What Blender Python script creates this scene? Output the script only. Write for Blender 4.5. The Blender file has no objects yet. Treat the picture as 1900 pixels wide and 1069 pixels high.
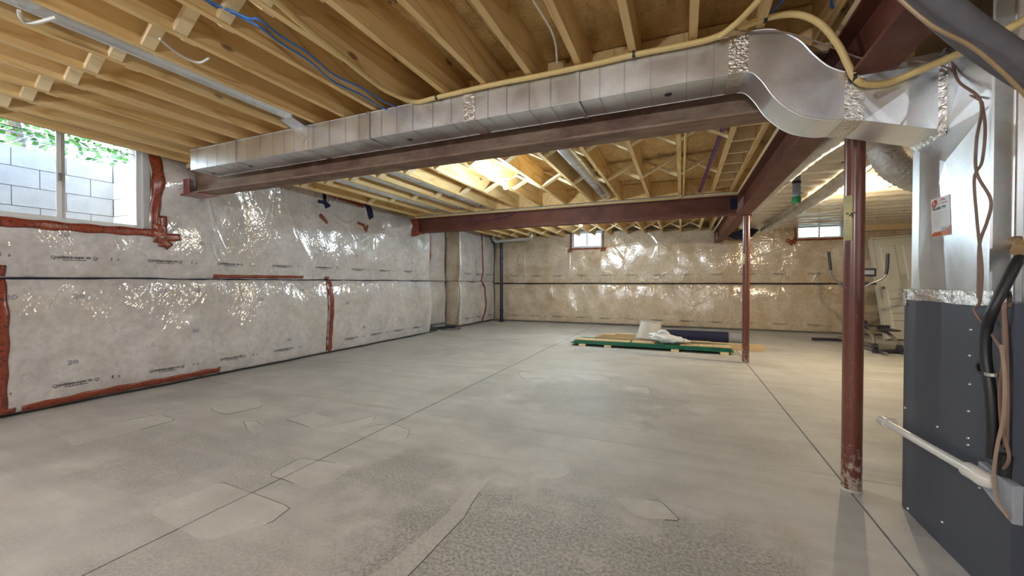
import bpy, math, random
import numpy as np
from mathutils import Vector, Matrix, noise as mnoise
random.seed(7); rng = np.random.default_rng(7)
S = bpy.context.scene
COL = S.collection
# ------------------------------------------------------------------ camera, world, exposure
FPX, YAW, PIT, CH = 745.0, math.radians(22.9), math.radians(-0.75), 1.24
cd = bpy.data.cameras.new('camera'); cam = bpy.data.objects.new('camera', cd); COL.objects.link(cam)
cd.sensor_width = 36.0; cd.lens = 36.0 * FPX / 1900.0; cd.clip_start = 0.02; cd.clip_end = 200
cam.location = (0, 0, CH); cam.rotation_euler = (math.pi / 2 + PIT, 0, YAW)
S.camera = cam
S.view_settings.view_transform = 'Standard'; S.view_settings.look = 'None'
S.view_settings.gamma = 1.0; S.view_settings.use_curve_mapping = False
S.view_settings.exposure = 0.68
S.cycles.max_bounces = 7; S.cycles.diffuse_bounces = 4; S.cycles.glossy_bounces = 3; S.cycles.transparent_max_bounces = 6
W = bpy.data.worlds.new('world'); S.world = W; W.use_nodes = True
wn = W.node_tree.nodes; wl = W.node_tree.links
sky = wn.new('ShaderNodeTexSky'); sky.sky_type = 'NISHITA'; sky.sun_disc = False
sky.sun_elevation = math.radians(50); sky.sun_rotation = math.radians(200); sky.air_density = 1.0; sky.dust_density = 3.0
wl.new(sky.outputs[0], wn['Background'].inputs[0]); wn['Background'].inputs[1].default_value = 1.6
LAMP_W = 60.0            # bare bulbs

# pixel helper: the point of a real plane (axis = value) that a photograph pixel shows
_f = Vector((-math.sin(YAW) * math.cos(PIT), math.cos(YAW) * math.cos(PIT), math.sin(PIT)))
_r = Vector((math.cos(YAW), math.sin(YAW), 0)); _u = _r.cross(_f)
def at(u, v, ax, val):
    d = _f + (u - 950) / FPX * _r - (v - 534.5) / FPX * _u
    t = (val - (0, 0, CH)[ax]) / d[ax]
    return Vector((0, 0, CH)) + d * t

# ------------------------------------------------------------------ mesh helpers
class MB:
    def __init__(s): s.v = []; s.f = []
    def add(s, vs, fs):
        o = len(s.v); s.v += [tuple(p) for p in vs]; s.f += [tuple(i + o for i in q) for q in fs]; return s
    def box(s, x0, x1, y0, y1, z0, z1):
        return s.add([(x0,y0,z0),(x1,y0,z0),(x1,y1,z0),(x0,y1,z0),(x0,y0,z1),(x1,y0,z1),(x1,y1,z1),(x0,y1,z1)],
                     [(0,3,2,1),(4,5,6,7),(0,1,5,4),(1,2,6,5),(2,3,7,6),(3,0,4,7)])
    def bar(s, p, q, w, h, up=(0,0,1)):
        p, q, up = Vector(p), Vector(q), Vector(up); d = (q - p).normalized()
        a = d.cross(up)
        if a.length < 1e-4: a = d.cross(Vector((1,0,0)))
        a.normalize(); b = a.cross(d); a *= w / 2; b *= h / 2
        vs = [p-a-b, p+a-b, p+a+b, p-a+b, q-a-b, q+a-b, q+a+b, q-a+b]
        return s.add(vs, [(0,1,2,3),(7,6,5,4),(0,4,5,1),(1,5,6,2),(2,6,7,3),(3,7,4,0)])
    def tube(s, path, r, n=8, cap=True):
        P = [Vector(p) for p in path]; R = r if isinstance(r, (list, tuple)) else [r] * len(P)
        T = []
        for i in range(len(P)):
            t = (P[min(i+1, len(P)-1)] - P[max(i-1, 0)]); T.append(t.normalized() if t.length > 1e-9 else Vector((0,0,1)))
        a = T[0].cross(Vector((0,0,1)))
        if a.length < 0.05: a = T[0].cross(Vector((1,0,0)))
        a.normalize(); vs = []
        for i, p in enumerate(P):
            a = (a - T[i] * a.dot(T[i])).normalized(); b = T[i].cross(a)
            for k in range(n):
                th = 2 * math.pi * k / n; vs.append(p + (a * math.cos(th) + b * math.sin(th)) * R[i])
        fs = []
        for i in range(len(P) - 1):
            for k in range(n):
                k2 = (k + 1) % n; fs.append((i*n+k, i*n+k2, (i+1)*n+k2, (i+1)*n+k))
        if cap:
            fs.append(tuple(range(n))[::-1]); fs.append(tuple((len(P)-1)*n + k for k in range(n)))
        return s.add(vs, fs)
    def lathe(s, prof, c, n=20, axis='Z'):
        vs = []
        for (r, h) in prof:
            for k in range(n):
                th = 2*math.pi*k/n; x, y = r*math.cos(th), r*math.sin(th)
                vs.append({'Z': (c[0]+x, c[1]+y, c[2]+h), 'X': (c[0]+h, c[1]+x, c[2]+y), 'Y': (c[0]+x, c[1]+h, c[2]+y)}[axis])
        fs = []
        for i in range(len(prof)-1):
            for k in range(n):
                k2 = (k+1) % n; fs.append((i*n+k, i*n+k2, (i+1)*n+k2, (i+1)*n+k))
        return s.add(vs, fs)
    def prism(s, poly, a, b, axis='Y'):
        n = len(poly)
        mk = {'Y': lambda p, t: (p[0], t, p[1]), 'X': lambda p, t: (t, p[0], p[1]), 'Z': lambda p, t: (p[0], p[1], t)}[axis]
        vs = [mk(p, a) for p in poly] + [mk(p, b) for p in poly]
        fs = [tuple(range(n))[::-1], tuple(range(n, 2*n))] + [(i, (i+1) % n, (i+1) % n + n, i + n) for i in range(n)]
        return s.add(vs, fs)
    def mesh(s, name, smooth=False):
        m = bpy.data.meshes.new(name); m.from_pydata(s.v, [], s.f); m.update()
        if smooth: m.polygons.foreach_set('use_smooth', [True] * len(m.polygons))
        return m
def link(name, me, mat, parent=None):
    o = bpy.data.objects.new(name, me); COL.objects.link(o)
    if mat is not None and len(me.materials) == 0: me.materials.append(mat)
    if parent is not None:
        o.parent = parent
        if parent.type == 'EMPTY': o.matrix_parent_inverse = Matrix.Translation(-Vector(parent.location))
    return o
def obj(name, mb, mat, parent=None, smooth=False, bevel=0):
    me = mb.mesh(name, smooth); o = link(name, me, mat, parent)
    import bmesh
    b = bmesh.new(); b.from_mesh(me); bmesh.ops.recalc_face_normals(b, faces=b.faces)
    if bevel: bmesh.ops.bevel(b, geom=[e for e in b.edges if len(e.link_faces) == 2 and e.calc_face_angle(0) > 0.6], offset=bevel, segments=2, affect='EDGES', profile=0.5)
    if smooth:
        for e in b.edges:
            if len(e.link_faces) == 2 and e.calc_face_angle(0) > 0.75: e.smooth = False
    b.to_mesh(me); b.free()
    return o
def tag(o, label=None, cat=None, group=None, kind=None):
    if label: o['label'] = label
    if cat: o['category'] = cat
    if group: o['group'] = group
    if kind: o['kind'] = kind
    return o
def thing(name, loc, label, cat, group=None):
    o = bpy.data.objects.new(name, None); COL.objects.link(o); o.location = loc; o.empty_display_size = 0.1
    return tag(o, label, cat, group)
def spline(pts, n=8):
    P = [Vector(p) for p in pts]; P = [2*P[0]-P[1]] + P + [2*P[-1]-P[-2]]; out = []
    for i in range(1, len(P)-2):
        for k in range(n):
            t = k / n; a, b, c, d = P[i-1], P[i], P[i+1], P[i+2]
            out.append(0.5*((2*b)+(c-a)*t+(2*a-5*b+4*c-d)*t*t+(3*b-a-3*c+d)*t*t*t))
    return out + [P[-2]]

# ------------------------------------------------------------------ materials
class NT:
    def __init__(s, name):
        s.m = bpy.data.materials.new(name); s.m.use_nodes = True; s.n = s.m.node_tree.nodes; s.l = s.m.node_tree.links
        s.b = s.n['Principled BSDF']
    def node(s, t, **k):
        n = s.n.new(t)
        for a, b in k.items(): setattr(n, a, b)
        return n
    def coords(s, scale=(1,1,1), kind='Object', rand=False, rot=(0,0,0)):
        tc = s.node('ShaderNodeTexCoord'); mp = s.node('ShaderNodeMapping'); s.l.new(tc.outputs[kind], mp.inputs[0]) if kind in tc.outputs else None
        mp.inputs['Scale'].default_value = scale; mp.inputs['Rotation'].default_value = rot
        if rand:
            oi = s.node('ShaderNodeObjectInfo'); cx = s.node('ShaderNodeCombineXYZ'); mu = s.node('ShaderNodeMath', operation='MULTIPLY'); mu.inputs[1].default_value = 37.0
            s.l.new(oi.outputs['Random'], mu.inputs[0])
            for i in range(3): s.l.new(mu.outputs[0], cx.inputs[i])
            s.l.new(cx.outputs[0], mp.inputs['Location'])
        return mp.outputs[0]
    def geo(s, scale=(1,1,1), rot=(0,0,0)):
        g = s.node('ShaderNodeNewGeometry'); mp = s.node('ShaderNodeMapping'); s.l.new(g.outputs['Position'], mp.inputs[0])
        mp.inputs['Scale'].default_value = scale; mp.inputs['Rotation'].default_value = rot
        return mp.outputs[0]
    def noise(s, vec, scale, detail=4, rough=0.55, dist=0.0):
        n = s.node('ShaderNodeTexNoise'); s.l.new(vec, n.inputs['Vector'])
        n.inputs['Scale'].default_value = scale; n.inputs['Detail'].default_value = detail; n.inputs['Roughness'].default_value = rough; n.inputs['Distortion'].default_value = dist
        return n.outputs['Fac']
    def ramp(s, fac, stops):
        r = s.node('ShaderNodeValToRGB'); e = r.color_ramp.elements
        while len(e) < len(stops): e.new(0.5)
        for i, (p, c) in enumerate(stops):
            e[i].position = p; e[i].color = (*c, 1) if not isinstance(c, (int, float)) else (c, c, c, 1)
        s.l.new(fac, r.inputs[0]); return r.outputs[0]
    def mix(s, fac, a, b, mode='MIX'):
        m = s.node('ShaderNodeMix', data_type='RGBA', blend_type=mode)
        for k, i in ((fac, 0), (a, 6), (b, 7)):
            if isinstance(k, (int, float)): m.inputs[i].default_value = k
            elif isinstance(k, tuple): m.inputs[i].default_value = (*k, 1)
            else: s.l.new(k, m.inputs[i])
        return m.outputs[2]
    def bump(s, h, strength, dist=0.01, to='Normal', prev=None):
        b = s.node('ShaderNodeBump'); b.inputs['Strength'].default_value = strength; b.inputs['Distance'].default_value = dist
        s.l.new(h, b.inputs['Height'])
        if prev is not None: s.l.new(prev, b.inputs['Normal'])
        if to: s.l.new(b.outputs[0], s.b.inputs[to])
        return b.outputs[0]
    def set(s, **k):
        for a, v in k.items():
            key = a.replace('_', ' ')
            if isinstance(v, (int, float)): s.b.inputs[key].default_value = v
            elif isinstance(v, tuple): s.b.inputs[key].default_value = (*v, 1)
            else: s.l.new(v, s.b.inputs[key])
        return s
def flat(name, c, rough=0.6, metal=0.0, var=0.12, sc=12.0, bump=0.1, **k):
    t = NT(name); v = t.coords(); n = t.noise(v, sc, 5)
    col = t.ramp(n, [(0.25, tuple(x*(1-var) for x in c)), (0.75, tuple(min(1, x*(1+var)) for x in c))])
    t.set(Base_Color=col, Roughness=rough, Metallic=metal, **k)
    if bump: t.bump(t.noise(v, sc*6, 4), bump, 0.003)
    return t.m
M = {}
# sawn lumber (grain along local Y)
def wood(name, lo, mid, hi, axis=1, knots=True):
    t = NT(name); sc = [9.0, 9.0, 9.0]; sc[axis] = 0.55
    v = t.coords(tuple(sc), rand=True); n = t.noise(v, 1.6, 4, 0.62, 1.2)
    k2 = [3.4, 3.4, 3.4]; k2[axis] = 0.42
    low = t.noise(t.coords(tuple(k2), rand=True), 1.0, 1, 0.4, 0.2)               # growth rings cut lengthwise: contour lines of a slow noise
    mu = t.node('ShaderNodeMath', operation='MULTIPLY'); t.l.new(low, mu.inputs[0]); mu.inputs[1].default_value = 16.0
    pp = t.node('ShaderNodeMath', operation='PINGPONG'); t.l.new(mu.outputs[0], pp.inputs[0]); pp.inputs[1].default_value = 1.0
    ring = t.ramp(pp.outputs[0], [(0.0, 0.15), (0.25, 0.62), (1.0, 0.75)])
    f = t.mix(0.45, n, ring)
    col = t.ramp(f, [(0.18, lo), (0.5, mid), (0.8, hi)])
    big = t.noise(t.coords((1.2, 1.2, 1.2), rand=True), 1.0, 2)
    col = t.mix(t.ramp(big, [(0.35, 0.0), (0.7, 0.35)]), col, tuple(x*0.72 for x in mid))
    if knots:
        k = [2.6, 2.6, 2.6]; k[axis] = 1.15
        vo = t.node('ShaderNodeTexVoronoi'); t.l.new(t.coords(tuple(k), rand=True), vo.inputs['Vector']); vo.inputs['Scale'].default_value = 1.3
        col = t.mix(t.ramp(vo.outputs['Distance'], [(0.05, 0.85), (0.085, 0.0)]), col, (0.16, 0.075, 0.03))
    t.set(Base_Color=col, Roughness=0.68); t.bump(n, 0.18, 0.004)
    return t.m
M['joist'] = wood('lumber', (0.44, 0.235, 0.07), (0.78, 0.52, 0.215), (0.90, 0.71, 0.40))
M['plank_x'] = wood('lumber_x', (0.40, 0.26, 0.13), (0.58, 0.42, 0.24), (0.70, 0.55, 0.36), axis=0, knots=False)
M['brace'] = wood('brace_lumber', (0.66, 0.48, 0.25), (0.84, 0.66, 0.39), (0.92, 0.77, 0.50), knots=False)
def osb():
    t = NT('osb'); v = t.geo()
    cols = None
    for i, (rz, sc) in enumerate(((0.3, (30, 8, 8)), (-0.5, (8, 26, 8)), (0.95, (24, 7, 8)))):
        vv = t.geo(sc, (0, 0, rz)); vo = t.node('ShaderNodeTexVoronoi'); t.l.new(vv, vo.inputs['Vector']); vo.inputs['Scale'].default_value = 0.8
        c = t.ramp(vo.outputs['Color'], [(0.15, (0.40, 0.23, 0.08)), (0.5, (0.72, 0.48, 0.19)), (0.85, (0.90, 0.68, 0.34))])
        cols = c if cols is None else t.mix(0.5, cols, c)
    fine = t.noise(t.geo((14, 40, 14)), 2.2, 3, 0.7, 1.5)
    col = t.mix(0.5, cols, t.ramp(fine, [(0.3, (0.32, 0.18, 0.07)), (0.5, (0.72, 0.49, 0.21)), (0.68, (0.95, 0.76, 0.45))]))
    # printed grade stamps: dark broken marks in bands across the sheets
    sep = t.node('ShaderNodeSeparateXYZ'); t.l.new(v, sep.inputs[0])
    md = t.node('ShaderNodeMath', operation='PINGPONG'); md.inputs[1].default_value = 0.61; t.l.new(sep.outputs['Y'], md.inputs[0])
    band = t.ramp(md.outputs[0], [(0.0, 0.0), (0.515, 0.0), (0.52, 1.0), (0.60, 1.0)])
    md2 = t.node('ShaderNodeMath', operation='MODULO'); md2.inputs[1].default_value = 1.1; t.l.new(sep.outputs['X'], md2.inputs[0])
    ink = t.ramp(t.noise(t.geo((70, 22, 1)), 1.0, 1, 0.5), [(0.5, 0.0), (0.53, 0.85)])
    area = t.ramp(t.noise(t.geo((1.1, 0.8, 0.0)), 1.0, 0), [(0.5, 0.0), (0.52, 1.0)])
    m = t.mix(1.0, t.mix(1.0, band, ink, 'MULTIPLY'), area, 'MULTIPLY')
    col = t.mix(m, col, (0.05, 0.035, 0.025))
    t.set(Base_Color=col, Roughness=0.75); t.bump(fine, 0.3, 0.004); return t.m
M['osb'] = osb()
def concrete(name, base, dark, dirt=1.0):
    t = NT(name); g = t.geo()
    big = t.noise(g, 0.8, 2, 0.6, 0.4); mid = t.noise(g, 3.2, 4, 0.65); fine = t.noise(g, 58, 4, 0.8)
    st = t.noise(t.geo((0.7, 4.5, 1), (0, 0, 0.25)), 1.4, 3, 0.6, 0.6)
    col = t.ramp(mid, [(0.28, tuple(x*0.84 for x in base)), (0.68, tuple(x*1.08 for x in base))])
    col = t.mix(t.ramp(st, [(0.44, 0.0), (0.70, 0.5*dirt)]), col, tuple(x*0.72 for x in base))
    # worn rough areas where the fine aggregate shows
    def blob(cx, cy, R, rx, k=1.0):
        a = t.node('ShaderNodeVectorMath', operation='SUBTRACT'); t.l.new(g, a.inputs[0]); a.inputs[1].default_value = (cx, cy, 0)
        b = t.node('ShaderNodeVectorMath', operation='MULTIPLY'); t.l.new(a.outputs[0], b.inputs[0]); b.inputs[1].default_value = (0.5/(R*rx), 0.5/R, 0)
        l = t.node('ShaderNodeVectorMath', operation='LENGTH'); t.l.new(b.outputs[0], l.inputs[0])
        d = t.node('ShaderNodeMath', operation='MULTIPLY_ADD'); t.l.new(mid, d.inputs[0]); d.inputs[1].default_value = 0.75; t.l.new(l.outputs['Value'], d.inputs[2])
        return t.ramp(d.outputs[0], [(0.62, k), (0.86, 0.0)])
    area = t.ramp(big, [(0.48, 0.0), (0.62, 0.55)])
    for q in ((-0.75, 1.55, 0.95, 1.0), (0.05, 1.75, 0.75, 1.0), (-0.9, 4.3, 0.95, 1.3, 0.8), (-3.3, 1.7, 0.55, 1.2, 0.6), (-1.7, 2.1, 0.45, 1.0, 0.7)):
        area = t.mix(1.0, area, blob(*q), 'LIGHTEN')
    speck = t.ramp(fine, [(0.38, 1.0), (0.60, 0.12)])
    col = t.mix(t.mix(1.0, area, speck, 'MULTIPLY'), col, dark)
    col = t.mix(t.ramp(t.noise(g, 9, 2), [(0.60, 0.0), (0.76, 0.28)]), col, tuple(x*0.62 for x in base))
    t.set(Base_Color=col, Roughness=t.ramp(mid, [(0.3, 0.50), (0.7, 0.72)]))
    t.bump(fine, 0.25, 0.004); return t.m
M['concrete'] = concrete('slab_concrete', (0.53, 0.525, 0.515), (0.21, 0.204, 0.192))
M['patch'] = concrete('patch_concrete', (0.57, 0.565, 0.55), (0.38, 0.37, 0.355), 0.6)
M['wallconc'] = flat('wall_concrete', (0.30, 0.285, 0.27), 0.85, var=0.2, sc=3)
M['gap'] = flat('joint_dirt', (0.06, 0.055, 0.05), 0.9)
def poly(name, c0, c1, stain, amt):
    t = NT(name); g = t.geo()
    n1 = t.noise(g, 2.6, 4, 0.7, 0.5); n2 = t.noise(g, 13, 4, 0.75); n3 = t.noise(g, 1.3, 2, 0.6, 1.0)
    col = t.ramp(n1, [(0.30, c0), (0.66, c1)])
    col = t.mix(t.ramp(n2, [(0.36, 0.40), (0.58, 0.0)]), col, tuple(x*0.68 for x in c0))
    col = t.mix(t.ramp(n3, [(0.52, 0.0), (0.70, amt)]), col, stain)
    t.set(Base_Color=col, Roughness=0.6, Coat_Weight=1.0, Coat_Roughness=0.11, Coat_IOR=1.9)
    h = None                                              # fine creases of the stretched film, two directions, in patches
    for i, (a, sz) in enumerate(((0.45, 0.16), (-0.55, 0.13))):
        gg = t.node('ShaderNodeNewGeometry'); mp = t.node('ShaderNodeMapping', vector_type='TEXTURE'); t.l.new(gg.outputs['Position'], mp.inputs[0])
        mp.inputs['Rotation'].default_value = (a, a, 0); mp.inputs['Scale'].default_value = (0.030, 0.030, sz)
        cr = t.noise(mp.outputs[0], 1.0, 1, 0.4, 0.3)
        msk = t.ramp(t.noise(t.geo(), 1.7+0.6*i, 1, 0.5, 0.5), [(0.40, 0.15), (0.58, 1.0)] if i == 0 else [(0.42, 1.0), (0.60, 0.15)])
        q = t.mix(1.0, cr, msk, 'MULTIPLY'); h = q if h is None else t.mix(1.0, h, q, 'ADD')
    t.bump(h, 1.0, 0.0045, to='Coat Normal'); t.bump(n2, 0.25, 0.01)
    return t.m
M['poly'] = poly('poly_over_white_batt', (0.48, 0.44, 0.425), (0.66, 0.63, 0.625), (0.43, 0.36, 0.27), 0.4)
M['poly_tan'] = poly('poly_over_tan_batt', (0.48, 0.365, 0.245), (0.66, 0.55, 0.42), (0.42, 0.275, 0.13), 0.6)
M['poly_ceiling'] = poly('poly_over_ceiling_batt', (0.68, 0.585, 0.44), (0.83, 0.745, 0.60), (0.52, 0.40, 0.26), 0.25)
def tape():
    t = NT('red_tape'); g = t.geo(); n = t.noise(g, 20, 4)
    col = t.ramp(n, [(0.3, (0.19, 0.034, 0.017)), (0.7, (0.31, 0.062, 0.030))])
    pr = t.noise(t.geo((30, 30, 30), (0, 0, 0.4)), 1.1, 1); col = t.mix(t.ramp(pr, [(0.60, 0.0), (0.64, 0.75)]), col, (0.055, 0.02, 0.015))
    t.set(Base_Color=col, Roughness=0.28, Coat_Weight=0.3); t.bump(t.noise(g, 35, 3), 0.35, 0.006); return t.m
M['tape'] = tape()
def steel():
    t = NT('primed_steel'); g = t.geo(); n = t.noise(g, 3.5, 6, 0.65); d = t.noise(t.geo((1, 1, 5)), 6, 5, 0.7)
    col = t.ramp(n, [(0.3, (0.105, 0.031, 0.020)), (0.7, (0.195, 0.064, 0.040))])
    col = t.mix(t.ramp(d, [(0.55, 0.0), (0.78, 0.30)]), col, (0.34, 0.20, 0.13))
    t.set(Base_Color=col, Roughness=t.ramp(d, [(0.3, 0.55), (0.7, 0.75)])); t.bump(d, 0.12, 0.003); return t.m
M['steel'] = steel()
def rusty():
    t = NT('dusty_rusty_steel'); g = t.geo(); n = t.noise(g, 5, 7, 0.7); d = t.noise(t.geo((0.6, 2, 2)), 3, 5, 0.7)
    col = t.ramp(n, [(0.3, (0.12, 0.06, 0.042)), (0.6, (0.22, 0.125, 0.085)), (0.8, (0.34, 0.25, 0.18))])
    col = t.mix(t.ramp(d, [(0.42, 0.0), (0.7, 0.7)]), col, (0.38, 0.29, 0.215))
    t.set(Base_Color=col, Roughness=0.7); t.bump(n, 0.2, 0.004); return t.m
M['rusty'] = rusty()
def post():
    t = NT('painted_post'); g = t.geo(); n = t.noise(t.geo((1, 1, 0.35)), 7, 6, 0.65)
    col = t.ramp(n, [(0.3, (0.125, 0.036, 0.026)), (0.7, (0.205, 0.065, 0.045))])
    sep = t.node('ShaderNodeSeparateXYZ'); t.l.new(g, sep.inputs[0])
    sc = t.noise(g, 28, 5, 0.7); mu = t.node('ShaderNodeMath', operation='MULTIPLY_ADD'); t.l.new(sep.outputs['Z'], mu.inputs[0]); mu.inputs[1].default_value = -0.55; t.l.new(sc, mu.inputs[2])
    col = t.mix(t.ramp(mu.outputs[0], [(0.42, 0.0), (0.52, 0.85)]), col, (0.50, 0.42, 0.34))
    scr = t.noise(t.geo((9, 9, 2.2), (0.3, 0, 0)), 7, 3, 0.6, 1.2); col = t.mix(t.ramp(scr, [(0.66, 0.0), (0.72, 0.45)]), col, (0.42, 0.32, 0.28))
    t.set(Base_Color=col, Roughness=0.3, Coat_Weight=0.35, Coat_Roughness=0.18); t.bump(n, 0.08, 0.003); return t.m
M['post'] = post()
def galv(name, c=(0.85, 0.88, 0.92), r0=0.3, r1=0.44, crinkle=0.0):
    t = NT(name); g = t.geo(); n = t.noise(g, 2.2, 4, 0.55, 0.6); br = t.noise(t.geo((1, 1, 40)), 3, 4)
    vo = t.node('ShaderNodeTexVoronoi'); t.l.new(g, vo.inputs['Vector']); vo.inputs['Scale'].default_value = 55
    col = t.ramp(n, [(0.3, tuple(x*0.86 for x in c)), (0.7, tuple(min(1, x*1.1) for x in c))])
    col = t.mix(0.06, col, vo.outputs['Color'])
    t.set(Base_Color=col, Metallic=1.0, Roughness=t.ramp(n, [(0.3, r0), (0.7, r1)]))
    if crinkle:
        v2 = t.node('ShaderNodeTexVoronoi', feature='DISTANCE_TO_EDGE'); t.l.new(t.geo((1, 1, 1)), v2.inputs['Vector']); v2.inputs['Scale'].default_value = 30
        t.bump(t.mix(0.5, t.noise(g, 60, 4, 0.6, 1.5), v2.outputs['Distance']), crinkle, 0.02)
    else: t.bump(t.noise(g, 1.6, 2), 0.25, 0.02)
    return t.m
M['galv'] = galv('galvanized_sheet'); M['galv_dark'] = galv('galvanized_fold', (0.58, 0.59, 0.61), 0.35, 0.45); M['foil'] = galv('foil_tape', (0.82, 0.81, 0.78), 0.18, 0.3, 0.4)
M['flex'] = galv('foil_flex', (0.74, 0.73, 0.71), 0.2, 0.34, 0.7)
M['furnace'] = flat('furnace_grey', (0.062, 0.073, 0.102), 0.42, var=0.06, sc=3, bump=0.03)
M['screw'] = flat('zinc_screw', (0.7, 0.7, 0.68), 0.3, 1.0, bump=0)
M['black'] = flat('black_rubber', (0.018, 0.018, 0.021), 0.42, bump=0.05)
M['foam'] = flat('black_foam_sleeve', (0.105, 0.098, 0.108), 0.6, bump=0.25, sc=25)
M['navy'] = flat('navy_cloth', (0.010, 0.012, 0.045), 0.8, sc=20, bump=0.3)
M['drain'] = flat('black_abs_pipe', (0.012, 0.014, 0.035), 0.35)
M['yellow'] = flat('yellow_gas_tubing', (0.72, 0.53, 0.22), 0.45, var=0.06, sc=20)
M['white'] = flat('white_vinyl', (0.74, 0.74, 0.74), 0.35, var=0.03, bump=0)
M['pvc'] = flat('white_pvc', (0.78, 0.76, 0.72), 0.3, var=0.04, bump=0)
M['greypvc'] = flat('grey_pvc', (0.36, 0.40, 0.46), 0.4, var=0.08)
M['greencap'] = flat('green_cap', (0.03, 0.32, 0.13), 0.4)
M['greyplastic'] = flat('grey_blue_plastic', (0.34, 0.37, 0.43), 0.45, var=0.05)
M['wire'] = flat('brown_wire', (0.24, 0.155, 0.115), 0.5)
M['tanwire'] = flat('tan_wire', (0.36, 0.265, 0.19), 0.5)
M['copper'] = flat('tan_tubing', (0.34, 0.225, 0.115), 0.42)
M['blue'] = flat('blue_cable', (0.03, 0.16, 0.50), 0.42)
M['whitewire'] = flat('white_cable', (0.70, 0.68, 0.64), 0.5)
M['purple'] = flat('purple_cable', (0.16, 0.05, 0.2), 0.5)
M['paper'] = flat('white_paper', (0.80, 0.82, 0.83), 0.55, var=0.02, bump=0)
M['yellowpaper'] = flat('yellow_paper', (0.60, 0.56, 0.25), 0.6, var=0.08, bump=0)
M['ink'] = flat('black_ink', (0.02, 0.02, 0.025), 0.5, bump=0)
M['inkp'] = flat('purple_ink', (0.30, 0.26, 0.36), 0.5, bump=0)
M['redink'] = flat('red_ink', (0.55, 0.05, 0.03), 0.5, bump=0)
M['orangeink'] = flat('orange_ink', (0.55, 0.14, 0.04), 0.5, var=0.3, bump=0)
M['green'] = flat('green_panel', (0.012, 0.155, 0.085), 0.4, var=0.25)
M['shade'] = flat('lampshade_fabric', (0.66, 0.64, 0.60), 0.8, var=0.03)
M['bag'] = flat('white_plastic_bag', (0.80, 0.82, 0.84), 0.3, var=0.05, bump=0.4, Coat_Weight=0.4)
M['doorpaint'] = flat('door_paint', (0.66, 0.62, 0.54), 0.45, var=0.03, bump=0)
M['chrome'] = flat('grey_tube_metal', (0.42, 0.43, 0.45), 0.28, 0.9, bump=0)
M['ell'] = flat('dark_plastic', (0.03, 0.03, 0.042), 0.4)
M['ellgrey'] = flat('brown_grey_frame', (0.17, 0.15, 0.12), 0.4)
M['block'] = flat('concrete_block', (0.52, 0.51, 0.50), 0.9, var=0.12, sc=9, bump=0.4)
M['mortar'] = flat('mortar', (0.26, 0.26, 0.27), 0.95)
M['leaf'] = flat('leaves', (0.14, 0.33, 0.07), 0.6, var=0.5, sc=3, bump=0)
M['porcelain'] = flat('porcelain', (0.82, 0.82, 0.80), 0.25, bump=0, var=0.02)
M['rolledgrey'] = flat('grey_carpet', (0.27, 0.27, 0.29), 0.9, sc=30, bump=0.4)
t = NT('pane_glass'); tr = t.node('ShaderNodeBsdfTransparent'); gl = t.node('ShaderNodeBsdfGlossy'); gl.inputs['Roughness'].default_value = 0.02
fr = t.node('ShaderNodeFresnel'); fr.inputs[0].default_value = 1.45; mx = t.node('ShaderNodeMixShader')
tr.inputs[0].default_value = (0.90, 0.96, 0.96, 1)
t.l.new(fr.outputs[0], mx.inputs[0]); t.l.new(tr.outputs[0], mx.inputs[1]); t.l.new(gl.outputs[0], mx.inputs[2]); t.l.new(mx.outputs[0], t.n['Material Output'].inputs[0])
M['glass'] = t.m
def emit(name, c, s):
    t = NT(name); t.set(Emission_Color=c, Emission_Strength=s, Base_Color=(0.9, 0.9, 0.9)); return t.m
M['bulbcool'] = emit('lit_bulb_cool', (0.86, 0.97, 1.0), 22.0); M['bulbwarm'] = emit('lit_bulb_warm', (1.0, 0.8, 0.5), 22.0)

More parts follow.
